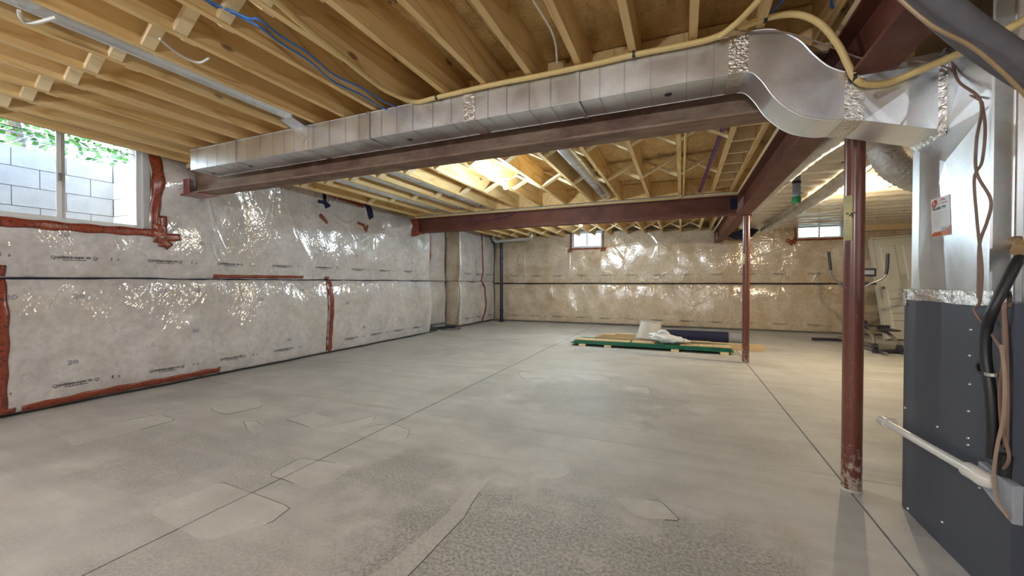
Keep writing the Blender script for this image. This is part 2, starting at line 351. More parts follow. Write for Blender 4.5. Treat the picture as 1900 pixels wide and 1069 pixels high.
# ------------------------------------------------------------------ room shell
XL, XR, YB, YF = -5.80, 5.60, 11.95, -3.60         # concrete faces; the blankets stand in front of them
ZJ, ZT = 2.625, 2.875                               # joist bottoms and tops
xc = [XL - 0.4, -2.33, 0.93, XR]; yc = [YF, 3.17, 7.09, YB]
fl = obj('floor', MB().box(XL-0.45, XR, YF, YB, -0.12, -0.012), M['gap']); tag(fl, kind='structure', label='grey concrete basement floor cut by control joints')
for i in range(3):
    for j in range(3):
        g = 0.0055
        obj('slab', MB().box(xc[i]+(g if i else 0), xc[i+1]-(g if i < 2 else 0), yc[j]+(g*0.6 if j else 0), yc[j+1]-(g*0.6 if j < 2 else 0), -0.10, 0.0), M['concrete'], fl)
patches = [
 [(-4.53,2.62),(-4.46,2.80),(-4.16,2.886),(-3.85,2.713),(-3.93,2.41),(-4.18,2.44)],
 [(-4.6,1.55),(-4.62,1.9),(-4.52,2.195),(-4.2,2.14),(-4.2,1.85),(-4.25,1.5)],
 [(-3.31,2.55),(-3.25,2.785),(-2.88,2.70),(-2.89,2.474)],
 [(-2.85,2.47),(-2.72,2.73),(-2.62,2.96),(-2.516,2.773),(-2.58,2.471)],
 [(-2.438,2.53),(-2.469,2.72),(-2.35,2.82),(-2.1,2.77),(-2.0,2.6),(-2.1,2.46),(-2.275,2.477)],
 [(-2.449,1.756),(-2.469,2.023),(-2.03,2.07),(-2.0,1.85),(-2.06,1.74)],
 [(-2.652,1.22),(-2.645,1.589),(-1.98,1.55),(-1.95,1.41),(-2.11,1.18)],
 [(-2.1,5.165),(-1.755,5.311),(-1.52,5.06),(-1.88,4.81)],
 [(-1.35,5.3),(-1.0,5.42),(-0.8,5.2),(-1.1,5.02)],
 [(-3.6,2.35),(-3.5,2.42),(-3.2,2.28),(-3.26,2.2),(-3.42,2.26)],
 [(-1.19,1.36),(-1.15,1.8),(-1.19,2.2),(-1.11,2.28),(-1.05,1.8),(-1.06,1.36),(-1.15,1.1),(-1.3,1.1)],
 [(-0.62,4.95),(-0.35,5.0),(-0.3,4.72),(-0.55,4.7)],
 [(-0.8+0.13*math.cos(a), 2.53+0.13*math.sin(a)) for a in np.linspace(0, 6.28, 17)[:-1]],
 [(-0.35,2.35),(-0.1,2.42),(0.0,2.25),(-0.2,2.2)],
]
for p in patches:
    n = len(p); c = (sum(q[0] for q in p)/n, sum(q[1] for q in p)/n); big = []
    P = [Vector((q[0], q[1], 0)) for q in p]; P = P + [P[0]]; sm = []
    for k in range(n):
        for tt in (0.08, 0.36, 0.64, 0.92):
            q = P[k].lerp(P[k+1], tt); w = 0.012*mnoise.noise(q*6); sm.append((q.x + w, q.y + w))
    for sg in (-1, 1):
        edge_x = -2.33+sg*0.0045; out_ = []
        for k in range(len(sm)):
            (xa, ya), (xb, yb) = sm[k], sm[(k+1) % len(sm)]; ia, ib = (xa-edge_x)*sg > 0, (xb-edge_x)*sg > 0
            if ia: out_.append((xa, ya))
            if ia != ib: tt = (edge_x-xa)/(xb-xa); out_.append((edge_x, ya+tt*(yb-ya)))
        if len(out_) > 2: obj('floor_patch', MB().prism(out_, -0.004, 0.0012, 'Z'), M['patch'], fl)
    if len(sm) < 40:
        k0 = random.randrange(len(sm)); nn = int(len(sm)*0.5); L = [Vector((sm[(k0+k) % len(sm)][0], sm[(k0+k) % len(sm)][1], 0.0008)) for k in range(nn)]
        obj('hairline_crack', MB().tube(L, [0.0010+0.0010*abs(math.sin(k*1.7)) for k in range(nn)], 5), M['gap'], fl)
# walls (structure): left wall with the window opening, niche and return
WY0, WY1, WZ0, WZ1 = 1.24, 2.635, 1.825, 2.875
wlm = MB().box(XL-0.25, XL, YF, WY0, 0, ZT).box(XL-0.25, XL, WY1, 8.27, 0, ZT).box(XL-0.25, XL, WY0, WY1, 0, WZ0)
wlm.box(XL-0.55, -6.17, 8.27, 9.78, 0, ZT).box(XL-0.55, XL-0.25, 8.22, 8.27, 0, ZT).box(XL-0.55, XL, 9.78, YB, 0, ZT)
tag(obj('wall_left', wlm, M['wallconc']), 'left concrete foundation wall behind the insulation', kind='structure')
# back wall with two window openings
w2 = (-3.06, -2.14, 2.27, 2.77); w3 = (2.60, 3.55, 2.31, 2.64)
wb = MB(); y0, y1 = YB, YB+0.25
wb.box(XL, w2[0], y0, y1, 0, ZT).box(w2[1], w3[0], y0, y1, 0, ZT).box(w3[1], XR, y0, y1, 0, ZT)
for wv in (w2, w3): wb.box(wv[0], wv[1], y0, y1, 0, wv[2]).box(wv[0], wv[1], y0, y1, wv[3], ZT)
tag(obj('wall_back', wb, M['wallconc']), 'far concrete foundation wall behind the insulation', kind='structure')
tag(obj('wall_right', MB().box(XR, XR+0.2, YF, YB, 0, ZT), M['wallconc']), 'right concrete foundation wall', kind='structure')
tag(obj('wall_front', MB().box(XL, XR, YF-0.2, YF, 0, ZT), M['wallconc']), 'concrete foundation wall behind the viewer', kind='structure')

# ceiling: deck, joists, bridging
ce = obj('ceiling', MB().box(XL-0.24, XR+0.2, YF-0.2, YB+0.25, ZT+0.022, ZT+0.06).box(XL-0.6, XL-0.24, 8.25, YB+0.25, ZT+0.004, ZT+0.06), M['gap']); tag(ce, 'open joist ceiling under a strand board subfloor', kind='structure')
pm = MB().box(0, 2.436, 0, 1.216, 0, 0.018).mesh('osb_panel'); pm_half = MB().box(0, 1.216, 0, 1.216, 0, 0.018).mesh('osb_panel')
y = YF; row = 0
while y < YB + 0.2:
    x = XL - 0.24
    if row % 2: o = link('osb_panel', pm_half, M['osb'], ce); o.location = (x, y, ZT+0.003); x += 1.22
    while x < XR + 0.1:
        o = link('osb_panel', pm, M['osb'], ce); o.location = (x, y, ZT+0.003); x += 2.44
    y += 1.22; row += 1
JW = 0.042
def joists(xs, y0, y1):
    me = MB().box(0, JW, 0, y1-y0, 0, ZT-ZJ).mesh('joist'); out = []
    for x in xs:
        o = link('joist', me, M['joist'], ce); o.location = (x, y0, ZJ); out.append(o)
    return out
fx = [0.032 - 0.332*k for k in range(-16, 17)]
joists([x for x in fx if x < 0.75 or x > 1.0], YF, 2.93)
mxs = [0.406 - 0.4615*k for k in range(0, 13)]
joists(mxs + [0.66], 2.97, 7.03); joists(mxs + [0.66], 7.07, 11.835)
joists([1.25 + 0.4615*k for k in range(0, 10)], 2.97, 11.835)
def bridging(xs, y, step, w=0.055, th=0.02, mat='brace', dy=0.03):
    a = MB().bar((JW, 0, 0.012), (step, 0, ZT-ZJ-0.012), th, w, (0, 1, 0)).mesh('cross_brace')
    b = MB().bar((JW, dy, ZT-ZJ-0.012), (step, dy, 0.012), th, w, (0, 1, 0)).mesh('cross_brace')
    for x in xs:
        for k, me in enumerate((a, b)):
            o = link('cross_brace', me, M[mat], ce); o.location = (x, y + random.uniform(-0.02, 0.02), ZJ)
bridging(sorted(x for x in fx if x < 0.3)[:-1], 1.37, 0.332, 0.065, 0.035, dy=0.075)
bridging(sorted(mxs)[:-1], 4.22, 0.4615, 0.085, 0.03, dy=0.10); bridging(sorted(mxs)[:-1], 5.55, 0.4615, 0.085, 0.03, dy=0.10)
bridging(sorted(mxs)[:-1], 9.4, 0.4615, 0.085, 0.03, dy=0.10); bridging(sorted(mxs)[:-1], 10.9, 0.4615, 0.085, 0.03, dy=0.10)
bm = MB().box(0, 0.21, 0, 0.04, 0, 0.2).mesh('blocking')
for k in range(9):
    o = link('blocking', bm, M['brace'], ce); o.location = (0.449, 3.3 + 0.42*k, ZJ+0.03)
bm2 = MB().box(0, 0.4195, 0, 0.04, 0, 0.24).mesh('blocking')
for x in mxs[1:]:
    for yy in (6.93, 7.13, 3.08):
        o = link('blocking', bm2, M['joist'], ce); o.location = (x+JW, yy, ZJ+0.005)
for x in fx:
    if x < 0.5:
        o = link('blocking', MB().box(0, 0.29, 0, 0.04, 0, 0.24).mesh('blocking') if x == fx[16] else bm3 if 'bm3' in globals() else globals().setdefault('bm3', MB().box(0, 0.29, 0, 0.04, 0, 0.24).mesh('blocking')), M['joist'], ce); o.location = (x+JW, 2.87, ZJ+0.005)

# ------------------------------------------------------------------ poly covered insulation blankets
def ridge(a): return (1 - np.abs(np.sin(a))) ** 2.5
class Blanket:
    """sheet over a wall face: s runs along the wall, z up; d() is how far it stands out"""
    def __init__(s, base, s0, s1, z0, z1, depth, axis, sign, anchors, seed, folds=1.0, ends=0.12):
        s.__dict__.update(base=base, s0=s0, s1=s1, z0=z0, z1=z1, depth=depth, axis=axis, sign=sign, anchors=anchors, folds=folds, ends=ends)
        r = np.random.default_rng(seed); s.ph = r.uniform(0, 6.28, 60); s.fd = []
        anc = [(a, b, A, R, 0.0, 6.283) for a, b, A, R in anchors]
        n = int((s1-s0)/0.55)
        for k in range(n):                                    # staples along the pinched edges
            anc.append((s0+(k+r.uniform(0.2, 0.8))*0.55, z0+0.02, 0.010, 0.22, 0.4, 2.74))
            anc.append((s0+(k+r.uniform(0.2, 0.8))*0.55, z1-0.02, 0.012, 0.26, 3.54, 5.88))
        for (a, b, A, R, t0, t1) in anc:
            for k in range(r.integers(5, 10)):
                th = r.uniform(t0, t1); s.fd.append((a, b, math.cos(th), math.sin(th), A*r.uniform(0.25, 0.8)*folds, R*r.uniform(0.5, 1.5), r.uniform(0.010, 0.024), r.uniform(0, 6.28)))
    def d(s, S_, Z):
        S_ = np.asarray(S_, float); Z = np.asarray(Z, float)
        t = np.clip((Z - s.z0) / (s.z1 - s.z0), 0, 1)
        e = np.clip(np.minimum(S_ - s.s0, s.s1 - S_) / s.ends, 0, 1)
        D = s.depth * np.power(np.clip(np.sin(np.pi * t), 0, 1), 0.42) * np.power(np.clip(np.sin(e * np.pi / 2), 0.0, 1), 0.5)
        p = s.ph
        D = D + 0.016*np.sin(1.9*S_+p[0])*np.sin(2.1*t*3.14) + 0.010*np.sin(4.3*S_+1.3*Z+p[1]) + 0.006*np.sin(7.7*S_-3.1*Z+p[2]) + 0.004*np.sin(13*S_+6*Z+p[3])
        wob = np.sin(3.1*S_+p[4])+np.sin(5.3*Z+p[5])
        top = np.exp(-(s.z1-Z)/0.20); bot = np.exp(-(Z-s.z0)/0.14)
        m1 = 0.5+0.5*np.sin(1.7*S_+p[6]); m2 = 0.5+0.5*np.sin(2.3*S_+p[7])
        D = D + s.folds*0.010*top*m1*ridge(19*S_+2.0*wob+3*Z) + s.folds*0.008*bot*m2*ridge(16*S_+2.0*wob-2*Z)
        for (a, b, A, wa, wb_) in getattr(s, 'bulges', ()):
            D = D + A*np.exp(-((S_-a)/wa)**2-((Z-b)/wb_)**2)
        lo, hi = float(S_.min())-1.0, float(S_.max())+1.0
        for (a, b, c, sn, A, L, w, ph) in s.fd:
            if a < lo or a > hi: continue
            dx, dz = S_-a, Z-b; q = dx*c+dz*sn; p = -dx*sn+dz*c+0.05*q*q*math.sin(ph)+0.008*np.sin(11*q+ph)
            qq = np.maximum(q, 0); D = D + A*np.exp(-(p/w)**2)*np.exp(-qq/L)*(qq/(qq+0.03))
        return D
    def P(s, S_, Z, off=0.0):
        v = s.base + s.sign*(s.d(S_, Z)+off)
        return (v, S_, Z) if s.axis == 0 else (S_, v, Z)
    def build(s, name, mat, label, res=0.014, hole=None):
        ns = int((s.s1-s.s0)/res)+1; nz = int((s.z1-s.z0)/res)+1
        SS, ZZ = np.meshgrid(np.linspace(s.s0, s.s1, ns), np.linspace(s.z0, s.z1, nz))
        Dp = np.concatenate([s.d(SS[:, k:k+48], ZZ[:, k:k+48]) for k in range(0, ns, 48)], 1); vv = s.base+s.sign*Dp
        x, yv, z = (vv, SS, ZZ) if s.axis == 0 else (SS, vv, ZZ); co = np.stack([x, yv, z], -1).reshape(-1, 3) if s.axis == 0 else np.stack([SS, yv, z], -1).reshape(-1, 3)
        i = (np.arange(nz-1)[:, None]*ns + np.arange(ns-1)[None, :]).ravel()
        q = np.stack([i, i+1, i+1+ns, i+ns], -1)
        if s.axis == 0 and s.sign > 0 or s.axis == 1 and s.sign > 0: q = q if s.axis == 0 else q[:, ::-1]
        if hole:
            cs = SS.ravel()[i]+res/2; cz = ZZ.ravel()[i]+res/2
            q = q[~((cs > hole[0]) & (cs < hole[1]) & (cz > hole[2]) & (cz < hole[3]))]
        me = bpy.data.meshes.new(name); me.vertices.add(len(co)); me.vertices.foreach_set('co', co.ravel())
        me.loops.add(q.size); me.loops.foreach_set('vertex_index', q.ravel().astype(np.int32)); me.polygons.add(len(q))
        me.polygons.foreach_set('loop_start', np.arange(0, q.size, 4, dtype=np.int32)); me.polygons.foreach_set('loop_total', np.full(len(q), 4, np.int32))
        me.update(calc_edges=True); me.polygons.foreach_set('use_smooth', [True]*len(q))
        s.o = link(name, me, mat)
        md = s.o.modifiers.new('thickness', 'SOLIDIFY'); md.thickness = 0.004; md.offset = 0
        tag(s.o, label, 'insulation'); return s.o
    def strip(s, pts, w, name='red_tape', mat='tape', off=0.006):
        P = [Vector((a, b, 0)) for a, b in pts]; q = []
        for a, b in zip(P, P[1:]):
            n = max(1, int((b-a).length/0.03))
            q += [a.lerp(b, k/n) for k in range(n)]
        q.append(P[-1]); mb = MB(); L = []
        ph = random.uniform(0, 6)
        for i, p in enumerate(q):
            tdir = (q[min(i+1, len(q)-1)]-q[max(i-1, 0)]).normalized(); nrm = Vector((-tdir.y, tdir.x, 0)); ww = w/2*(1+0.12*math.sin(i*0.7+ph))
            for k in (-1, -0.33, 0.33, 1):
                c = p + nrm*ww*k; L.append(tuple(float(v) for v in s.P(c.x, c.y, off+0.003*(1-abs(k)))))
        fs = [(i*4+k, i*4+k+1, i*4+k+5, i*4+k+4) for i in range(len(q)-1) for k in range(3)]
        o = obj(name, mb.add(L, fs), M[mat], s.o, smooth=True)
        md = o.modifiers.new('t', 'SOLIDIFY'); md.thickness = 0.002; md.offset = 0
        return o
    def decal(s, verts, faces, s_, z_, mat, name, rot=0.0, off=0.007):
        c, sn = math.cos(rot), math.sin(rot); V = np.array(verts); S_ = s_+V[:, 0]*c-V[:, 1]*sn; Z = z_+V[:, 0]*sn+V[:, 1]*c
        D = s.d(S_, Z); v = s.base+s.sign*(D+off)
        L = [(v[i], S_[i], Z[i]) if s.axis == 0 else (S_[i], v[i], Z[i]) for i in range(len(S_))]
        return tag(obj(name, MB().add(L, faces), mat, s.o), kind='stuff')
_tc = {}
def text_geo(body, size, bold=0.0):
    key = (body, size, bold)
    if key not in _tc:
        cu = bpy.data.curves.new('txt', 'FONT'); cu.body = body; cu.size = size; cu.resolution_u = 2; cu.offset = bold*size; cu.fill_mode = 'FRONT'
        o = bpy.data.objects.new('txt', cu); COL.objects.link(o); dg = bpy.context.evaluated_depsgraph_get()
        me = bpy.data.meshes.new_from_object(o.evaluated_get(dg)); _tc[key] = ([tuple(v.co[:2]) for v in me.vertices], [tuple(p.vertices) for p in me.polygons])
        bpy.data.objects.remove(o); bpy.data.curves.remove(cu); bpy.data.meshes.remove(me)
    return _tc[key]
def film_print():
    V, Fc = [], []
    def add(v, f): o = len(V); V.extend(v); Fc.extend(tuple(i+o for i in q) for q in f)
    v, f = text_geo('polytarp-super six', 0.040, 0.016); xs = [a[0] for a in v]; k = 0.245/(max(xs)-min(xs))
    add([(a[0]*k+0.050, a[1]) for a in v], f)
    x = 0.092
    while x < 0.262:                                         # a small line of type, too fine to read
        w = random.uniform(0.008, 0.022); add([(x, -0.019), (x+w, -0.019), (x+w, -0.012), (x, -0.012)], [(0, 1, 2, 3)]); x += w+0.005
    for cx in (0.022, 0.325):                                # ring with a small arrow tail at either end
        n = 8
        for k in range(n):
            a0, a1 = 2*math.pi*k/n, 2*math.pi*(k+1)/n
            add([(cx+r*math.cos(a), 0.008+r*1.0*math.sin(a)) for a, r in ((a0, 0.012), (a1, 0.012), (a1, 0.016 if k != 6 else 0.021), (a0, 0.016 if k != 6 else 0.021))], [(0, 3, 2, 1)])
        add([(cx+0.014, 0.012), (cx+0.024, 0.016), (cx+0.024, 0.004)], [(0, 2, 1)])
    for (x0, h) in ((0.445, 0.034), (0.50, 0.022)):
        for k in range(3 if h > 0.03 else 2): add([(x0, -0.008+k*0.012), (x0+0.013, -0.008+k*0.012), (x0+0.013, -0.001+k*0.012), (x0, -0.001+k*0.012)], [(0, 1, 2, 3)])
    return V, Fc
PRINT = film_print()
def prints(b, s0, s1, z, step=0.76, drop=()):
    x = s0; k = 0
    while x + 0.35 < s1:
        if k not in drop: b.decal(PRINT[0], PRINT[1], x, z + random.uniform(-0.006, 0.006), M['ink'], 'printed_film_mark', random.uniform(-0.012, 0.012))
        x += step; k += 1
def twenties(b, pts):
    v, f = text_geo('20', 0.075, 0.008)
    for (s_, z_) in pts: b.decal([(a[0]*1.1, a[1]*0.85) for a in v], f, s_, z_, M['inkp'], 'printed_batt_number', random.uniform(-0.06, 0.06))
SEAM = 1.285
XB = -5.70
LU = Blanket(XB, -1.2, 8.27, SEAM, 2.80, 0.075, 0, 1, [(2.78, 1.82, 0.020, 0.35), (1.9, SEAM+0.02, 0.016, 0.3), (3.4, SEAM+0.01, 0.014, 0.3), (4.9, SEAM+0.01, 0.014, 0.35), (5.6, 2.30, 0.020, 0.5), (6.3, 2.2, 0.022, 0.5), (7.2, 2.25, 0.02, 0.45), (3.2, 2.35, 0.02, 0.5), (4.3, 2.5, 0.018, 0.5), (7.7, 1.9, 0.018, 0.4), (0.9, 1.8, 0.015, 0.4)], 1)
LU.bulges = ((2.95, 2.42, 0.33, 0.26, 0.26), (7.04, 2.42, 0.48, 0.30, 0.26), (4.4, 2.8, 0.12, 0.9, 0.3), (6.1, 2.8, 0.10, 0.6, 0.3))
LU.build('insulation_blanket', M['poly'], 'upper half of the plastic-covered insulation on the long left wall beside the window', hole=(WY0-0.06, WY1-0.005, WZ0+0.005, 3.5))
LL1 = Blanket(XB, -1.2, 5.17, 0.03, SEAM, 0.085, 0, 1, [(1.95, SEAM-0.03, 0.022, 0.38), (3.35, SEAM-0.03, 0.018, 0.38), (2.7, SEAM-0.03, 0.014, 0.3), (4.3, SEAM-0.04, 0.018, 0.35), (5.0, SEAM-0.05, 0.014, 0.3), (3.0, 0.15, 0.012, 0.35), (1.6, 0.35, 0.012, 0.3)], 2, ends=0.05)
LL1.build('insulation_blanket', M['poly'], 'lower left wall insulation panel under the window, red tape along its bottom')
LL2 = Blanket(XB, 5.17, 8.29, 0.03, SEAM, 0.09, 0, 1, [(5.6, SEAM-0.05, 0.015, 0.3), (6.3, SEAM-0.04, 0.018, 0.35), (7.0, SEAM-0.04, 0.018, 0.35), (7.7, SEAM-0.04, 0.016, 0.3), (6.8, 0.6, 0.008, 0.4)], 3, ends=0.05)
LL2.build('insulation_blanket', M['poly'], 'lower left wall insulation panel between the vertical red tape and the niche')
prints(LU, 1.83-0.76*3, 8.2, 1.487, 0.765); prints(LL1, 1.83-0.76*3, 5.1, 0.215, 0.765); prints(LL2, 5.52, 8.2, 0.205, 0.66)
twenties(LU, [(2.80, 2.33), (3.12, 1.72), (1.9, 1.70), (5.05, 1.8), (5.75, 1.72), (6.9, 1.7), (4.72, 2.28), (5.1, 2.25), (7.5, 1.66), (3.05, 2.24)])
twenties(LL1, [(1.55, 1.09), (2.0, 1.08), (2.72, 1.12), (3.1, 1.12), (3.05, 0.62), (1.95, 0.42), (3.9, 0.98), (4.35, 0.33), (4.6, 1.1)])
twenties(LL2, [(5.5, 0.85), (5.95, 0.36), (7.0, 0.45), (8.05, 0.5)])
# red tape on the left wall
LL1.strip([(1.53, 0.0+0.035), (1.535, 1.28)], 0.075); LL1.strip([(1.66, 0.055), (2.1, 0.075), (2.5, 0.08), (3.40, 0.085)], 0.075)
LL1.strip([(1.40, 0.06), (1.62, 0.06)], 0.06)
LU.strip([(3.33, 1.325), (4.69, 1.33)], 0.045); LU.strip([(1.53, 1.30), (1.535, 1.40)], 0.07)
LL2.strip([(5.21, 0.035), (5.215, 1.27)], 0.085); LU.strip([(5.18, 1.29), (5.18, 1.345)], 0.09)
LU.strip([(2.668, 1.80), (2.668, 2.32), (2.675, 2.78)], 0.09, off=0.012); LU.strip([(0.9, 1.785), (1.6, 1.79), (2.2, 1.80), (2.70, 1.815)], 0.085, off=0.012)
for a, b in (((2.74, 2.02), (2.755, 1.66)), ((2.66, 1.76), (2.93, 1.79)), ((2.64, 1.84), (2.82, 1.66)), ((2.72, 1.92), (2.70, 1.70))): LU.strip([a, b], 0.085, off=0.016)
LU.strip([(4.985, 2.39), (5.14, 2.27)], 0.06, off=0.012); LU.strip([(5.84, 2.365), (5.99, 2.345)], 0.045, off=0.012); LU.strip([(5.99, 2.36), (6.08, 2.24), (6.12, 2.36)], 0.055, off=0.014)
LU.strip([(5.13, 2.765), (5.55, 2.73), (5.95, 2.70)], 0.085, off=0.012)
LU.strip([(5.04, 2.78), (5.09, 2.62), (5.14, 2.53)], 0.10, 'torn_opening', 'navy', 0.012); LU.strip([(4.93, 2.60), (5.1, 2.60)], 0.05, 'torn_opening', 'navy', 0.012)
LU.strip([(5.98, 2.78), (6.1, 2.64), (6.2, 2.50)], 0.13, 'torn_opening', 'navy', 0.012)
# dark tube drawn for the shadow in the gap along the pinch
def seam(pts, parent, r=0.008): obj('seam_shadow', MB().tube(spline(pts, 6), r, 6), M['drain'], parent, smooth=True)
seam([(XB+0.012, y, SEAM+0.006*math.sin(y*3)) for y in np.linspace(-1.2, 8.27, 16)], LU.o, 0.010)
# niche and return beyond the left wall
N1 = Blanket(-6.12, 8.30, 9.64, SEAM, 2.78, 0.06, 0, 1, [(8.8, 1.9, 0.015, 0.3), (9.3, 2.3, 0.012, 0.3)], 4, ends=0.2)
N1.build('insulation_blanket', M['poly'], 'upper insulation in the recessed niche past the long left wall, crossed by red tape', res=0.02)
N2 = Blanket(-6.12, 8.30, 9.64, 0.12, SEAM, 0.10, 0, 1, [(8.9, 1.2, 0.018, 0.3)], 5, ends=0.2)
N2.build('insulation_blanket', M['poly'], 'bright lower insulation bulging in the recessed niche past the long left wall', res=0.02)
N1.strip([(8.72, 1.30), (8.85, 1.9), (8.82, 2.6), (8.80, 2.76)], 0.07)
R1 = Blanket(9.70, -6.14, -5.66, SEAM, 2.78, 0.03, 1, -1, [(-5.9, 1.5, 0.012, 0.3)], 6, ends=0.06)
R1.build('insulation_blanket', M['poly_tan'], 'upper insulation on the narrow return wall facing the room', res=0.02)
R2 = Blanket(9.70, -6.14, -5.66, 0.06, SEAM, 0.03, 1, -1, [(-5.9, 1.1, 0.012, 0.3)], 7, ends=0.06)
R2.build('insulation_blanket', M['poly_tan'], 'lower insulation on the narrow return wall facing the room', res=0.02)
P1 = Blanket(XB+0.02, 9.66, 11.86, SEAM, 2.78, 0.05, 0, 1, [(10.6, 2.0, 0.012, 0.4), (11.3, 1.6, 0.012, 0.3)], 8, ends=0.05)
P1.build('insulation_blanket', M['poly'], 'upper insulation between the return wall and the far left corner', res=0.018)
P2 = Blanket(XB+0.02, 9.66, 11.86, 0.05, SEAM, 0.06, 0, 1, [(10.3, 1.2, 0.014, 0.3), (11.2, 1.2, 0.012, 0.3)], 9, ends=0.05)
P2.build('insulation_blanket', M['poly'], 'lower insulation between the return wall and the far left corner', res=0.018)
for b, z in ((P1, 1.49), (P2, 0.22)): prints(b, 9.9, 11.8, z, 0.7)
P1.strip([(10.98, 1.29), (11.08, 1.6), (11.0, 2.1), (10.95, 2.76)], 0.075); P2.strip([(10.98, 1.27), (11.18, 1.1), (11.2, 0.6), (11.02, 0.07)], 0.085)
twenties(P1, [(9.9, 1.72), (10.5, 2.3), (10.7, 2.2)])
# far wall
BU = Blanket(11.90, -5.66, 5.55, 1.225, 2.74, 0.06, 1, -1, [(-3.1, 2.25, 0.022, 0.5), (-2.1, 2.25, 0.022, 0.5), (-1.5, 1.9, 0.02, 0.45), (-0.6, 2.35, 0.02, 0.6), (0.2, 1.6, 0.014, 0.4), (-4.6, 2.4, 0.02, 0.6), (2.55, 2.28, 0.024, 0.7), (-0.7, 1.3, 0.016, 0.4), (1.8, 1.7, 0.012, 0.4), (3.6, 2.28, 0.02, 0.6)], 10)
BU.build('insulation_blanket', M['poly_tan'], 'upper half of the tan plastic-covered insulation on the far wall around its windows', res=0.016, hole=None)
BL = Blanket(11.90, -5.66, 5.55, 0.04, 1.205, 0.065, 1, -1, [(-4.9, 0.9, 0.016, 0.5), (-3.7, 1.15, 0.02, 0.5), (-3.0, 0.7, 0.014, 0.5), (-1.6, 1.1, 0.016, 0.4), (-0.7, 1.15, 0.02, 0.5), (0.3, 0.6, 0.012, 0.4), (1.8, 1.15, 0.014, 0.4), (2.8, 1.15, 0.014, 0.4)], 11)
BL.build('insulation_blanket', M['poly_tan'], 'lower half of the tan plastic-covered insulation along the far wall floor', res=0.016)
prints(BU, -5.1, 5.0, 1.455, 0.72); prints(BL, -5.1, 5.0, 0.20, 0.72)
twenties(BU, [(-5.0, 2.3), (-4.5, 2.3), (-4.0, 2.32), (-1.4, 2.25), (-0.7, 2.28), (0.1, 2.3), (0.75, 2.28), (-4.5, 1.65), (-3.5, 1.72), (-2.3, 1.7), (1.2, 1.7), (2.2, 1.75)])
twenties(BL, [(-4.5, 0.95), (-2.75, 0.95), (-0.1, 0.98), (1.3, 0.98), (-1.5, 0.36), (-0.4, 0.36)])
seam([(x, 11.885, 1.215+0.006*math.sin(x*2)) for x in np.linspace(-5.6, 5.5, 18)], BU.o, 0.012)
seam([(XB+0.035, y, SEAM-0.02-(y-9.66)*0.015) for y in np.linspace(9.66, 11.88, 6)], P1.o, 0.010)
for cx in (w2[0]-0.03, w2[1]+0.03): 
    for k in range(3): BU.strip([(cx-0.07+0.03*k, w2[2]-0.10+0.05*k), (cx+0.08-0.02*k, w2[2]-0.02-0.04*k)], 0.06, off=0.05)
for k in range(3): BU.strip([(w3[0]-0.22+0.04*k, w3[2]-0.02-0.06*k), (w3[0]-0.02, w3[2]-0.10+0.06*k)], 0.07, off=0.03)
# ------------------------------------------------------------------ windows
def window(name, label, axis, face, a0, a1, z0, z1, mulls, depth=0.09, fw=0.04, out=-1):
    def bx(mb, a, b, d0, d1, za, zb):
        d0, d1 = face+out*d0, face+out*d1; d0, d1 = min(d0, d1), max(d0, d1)
        return mb.box(d0, d1, a, b, za, zb) if axis == 0 else mb.box(a, b, d0, d1, za, zb)
    root = bpy.data.objects.new(name, None); COL.objects.link(root); root.location = (face, (a0+a1)/2, z0) if axis == 0 else ((a0+a1)/2, face, z0)
    tag(root, label, kind='structure')
    m = MB(); bx(m, a0, a1, 0, depth, z0, z0+fw); bx(m, a0, a1, 0, depth, z1-fw, z1); bx(m, a0, a0+fw, 0, depth, z0+fw, z1-fw); bx(m, a1-fw, a1, 0, depth, z0+fw, z1-fw)
    obj('frame', m, M['white'], root, bevel=0.004)
    edges = [a0+fw] + mulls + [a1-fw]
    for i in range(len(edges)-1):
        p, q = edges[i], edges[i+1]; sw = 0.035 if fw > 0.05 else fw*0.75; dd = 0.02+0.028*i; m = MB()
        bx(m, p, q, dd, dd+0.025, z0+fw, z0+fw+sw); bx(m, p, q, dd, dd+0.025, z1-fw-sw, z1-fw); bx(m, p, p+sw, dd, dd+0.025, z0+fw+sw, z1-fw-sw); bx(m, q-sw, q, dd, dd+0.025, z0+fw+sw, z1-fw-sw)
        s = obj('sash', m, M['white'], root, bevel=0.003)
        obj('pane', bx(MB(), p+sw, q-sw, dd+0.010, dd+0.014, z0+fw+sw, z1-fw-sw), M['glass'], s)
    return root
wd = window('window_1', 'wide white sliding window in the left wall', 0, XL+0.12, WY0-0.035, WY1+0.035, WZ0-0.035, WZ1, [1.955], fw=0.07)
obj('latch', MB().box(XL+0.095, XL+0.118, 1.925, 1.95, 2.25, 2.33).box(XL+0.11, XL+0.13, 1.93, 1.945, 2.27, 2.31), M['chrome'], wd, bevel=0.003)
window('window_2', 'small bright two-pane window high on the far wall', 1, YB-0.075, w2[0], w2[1], w2[2], w2[3], [(w2[0]+w2[1])/2], out=1)
window('window_3', 'low wide bright window high on the far wall behind the near post', 1, YB-0.075, w3[0], w3[1], w3[2], w3[3], [(w3[0]+w3[1])/2], fw=0.03, out=1)
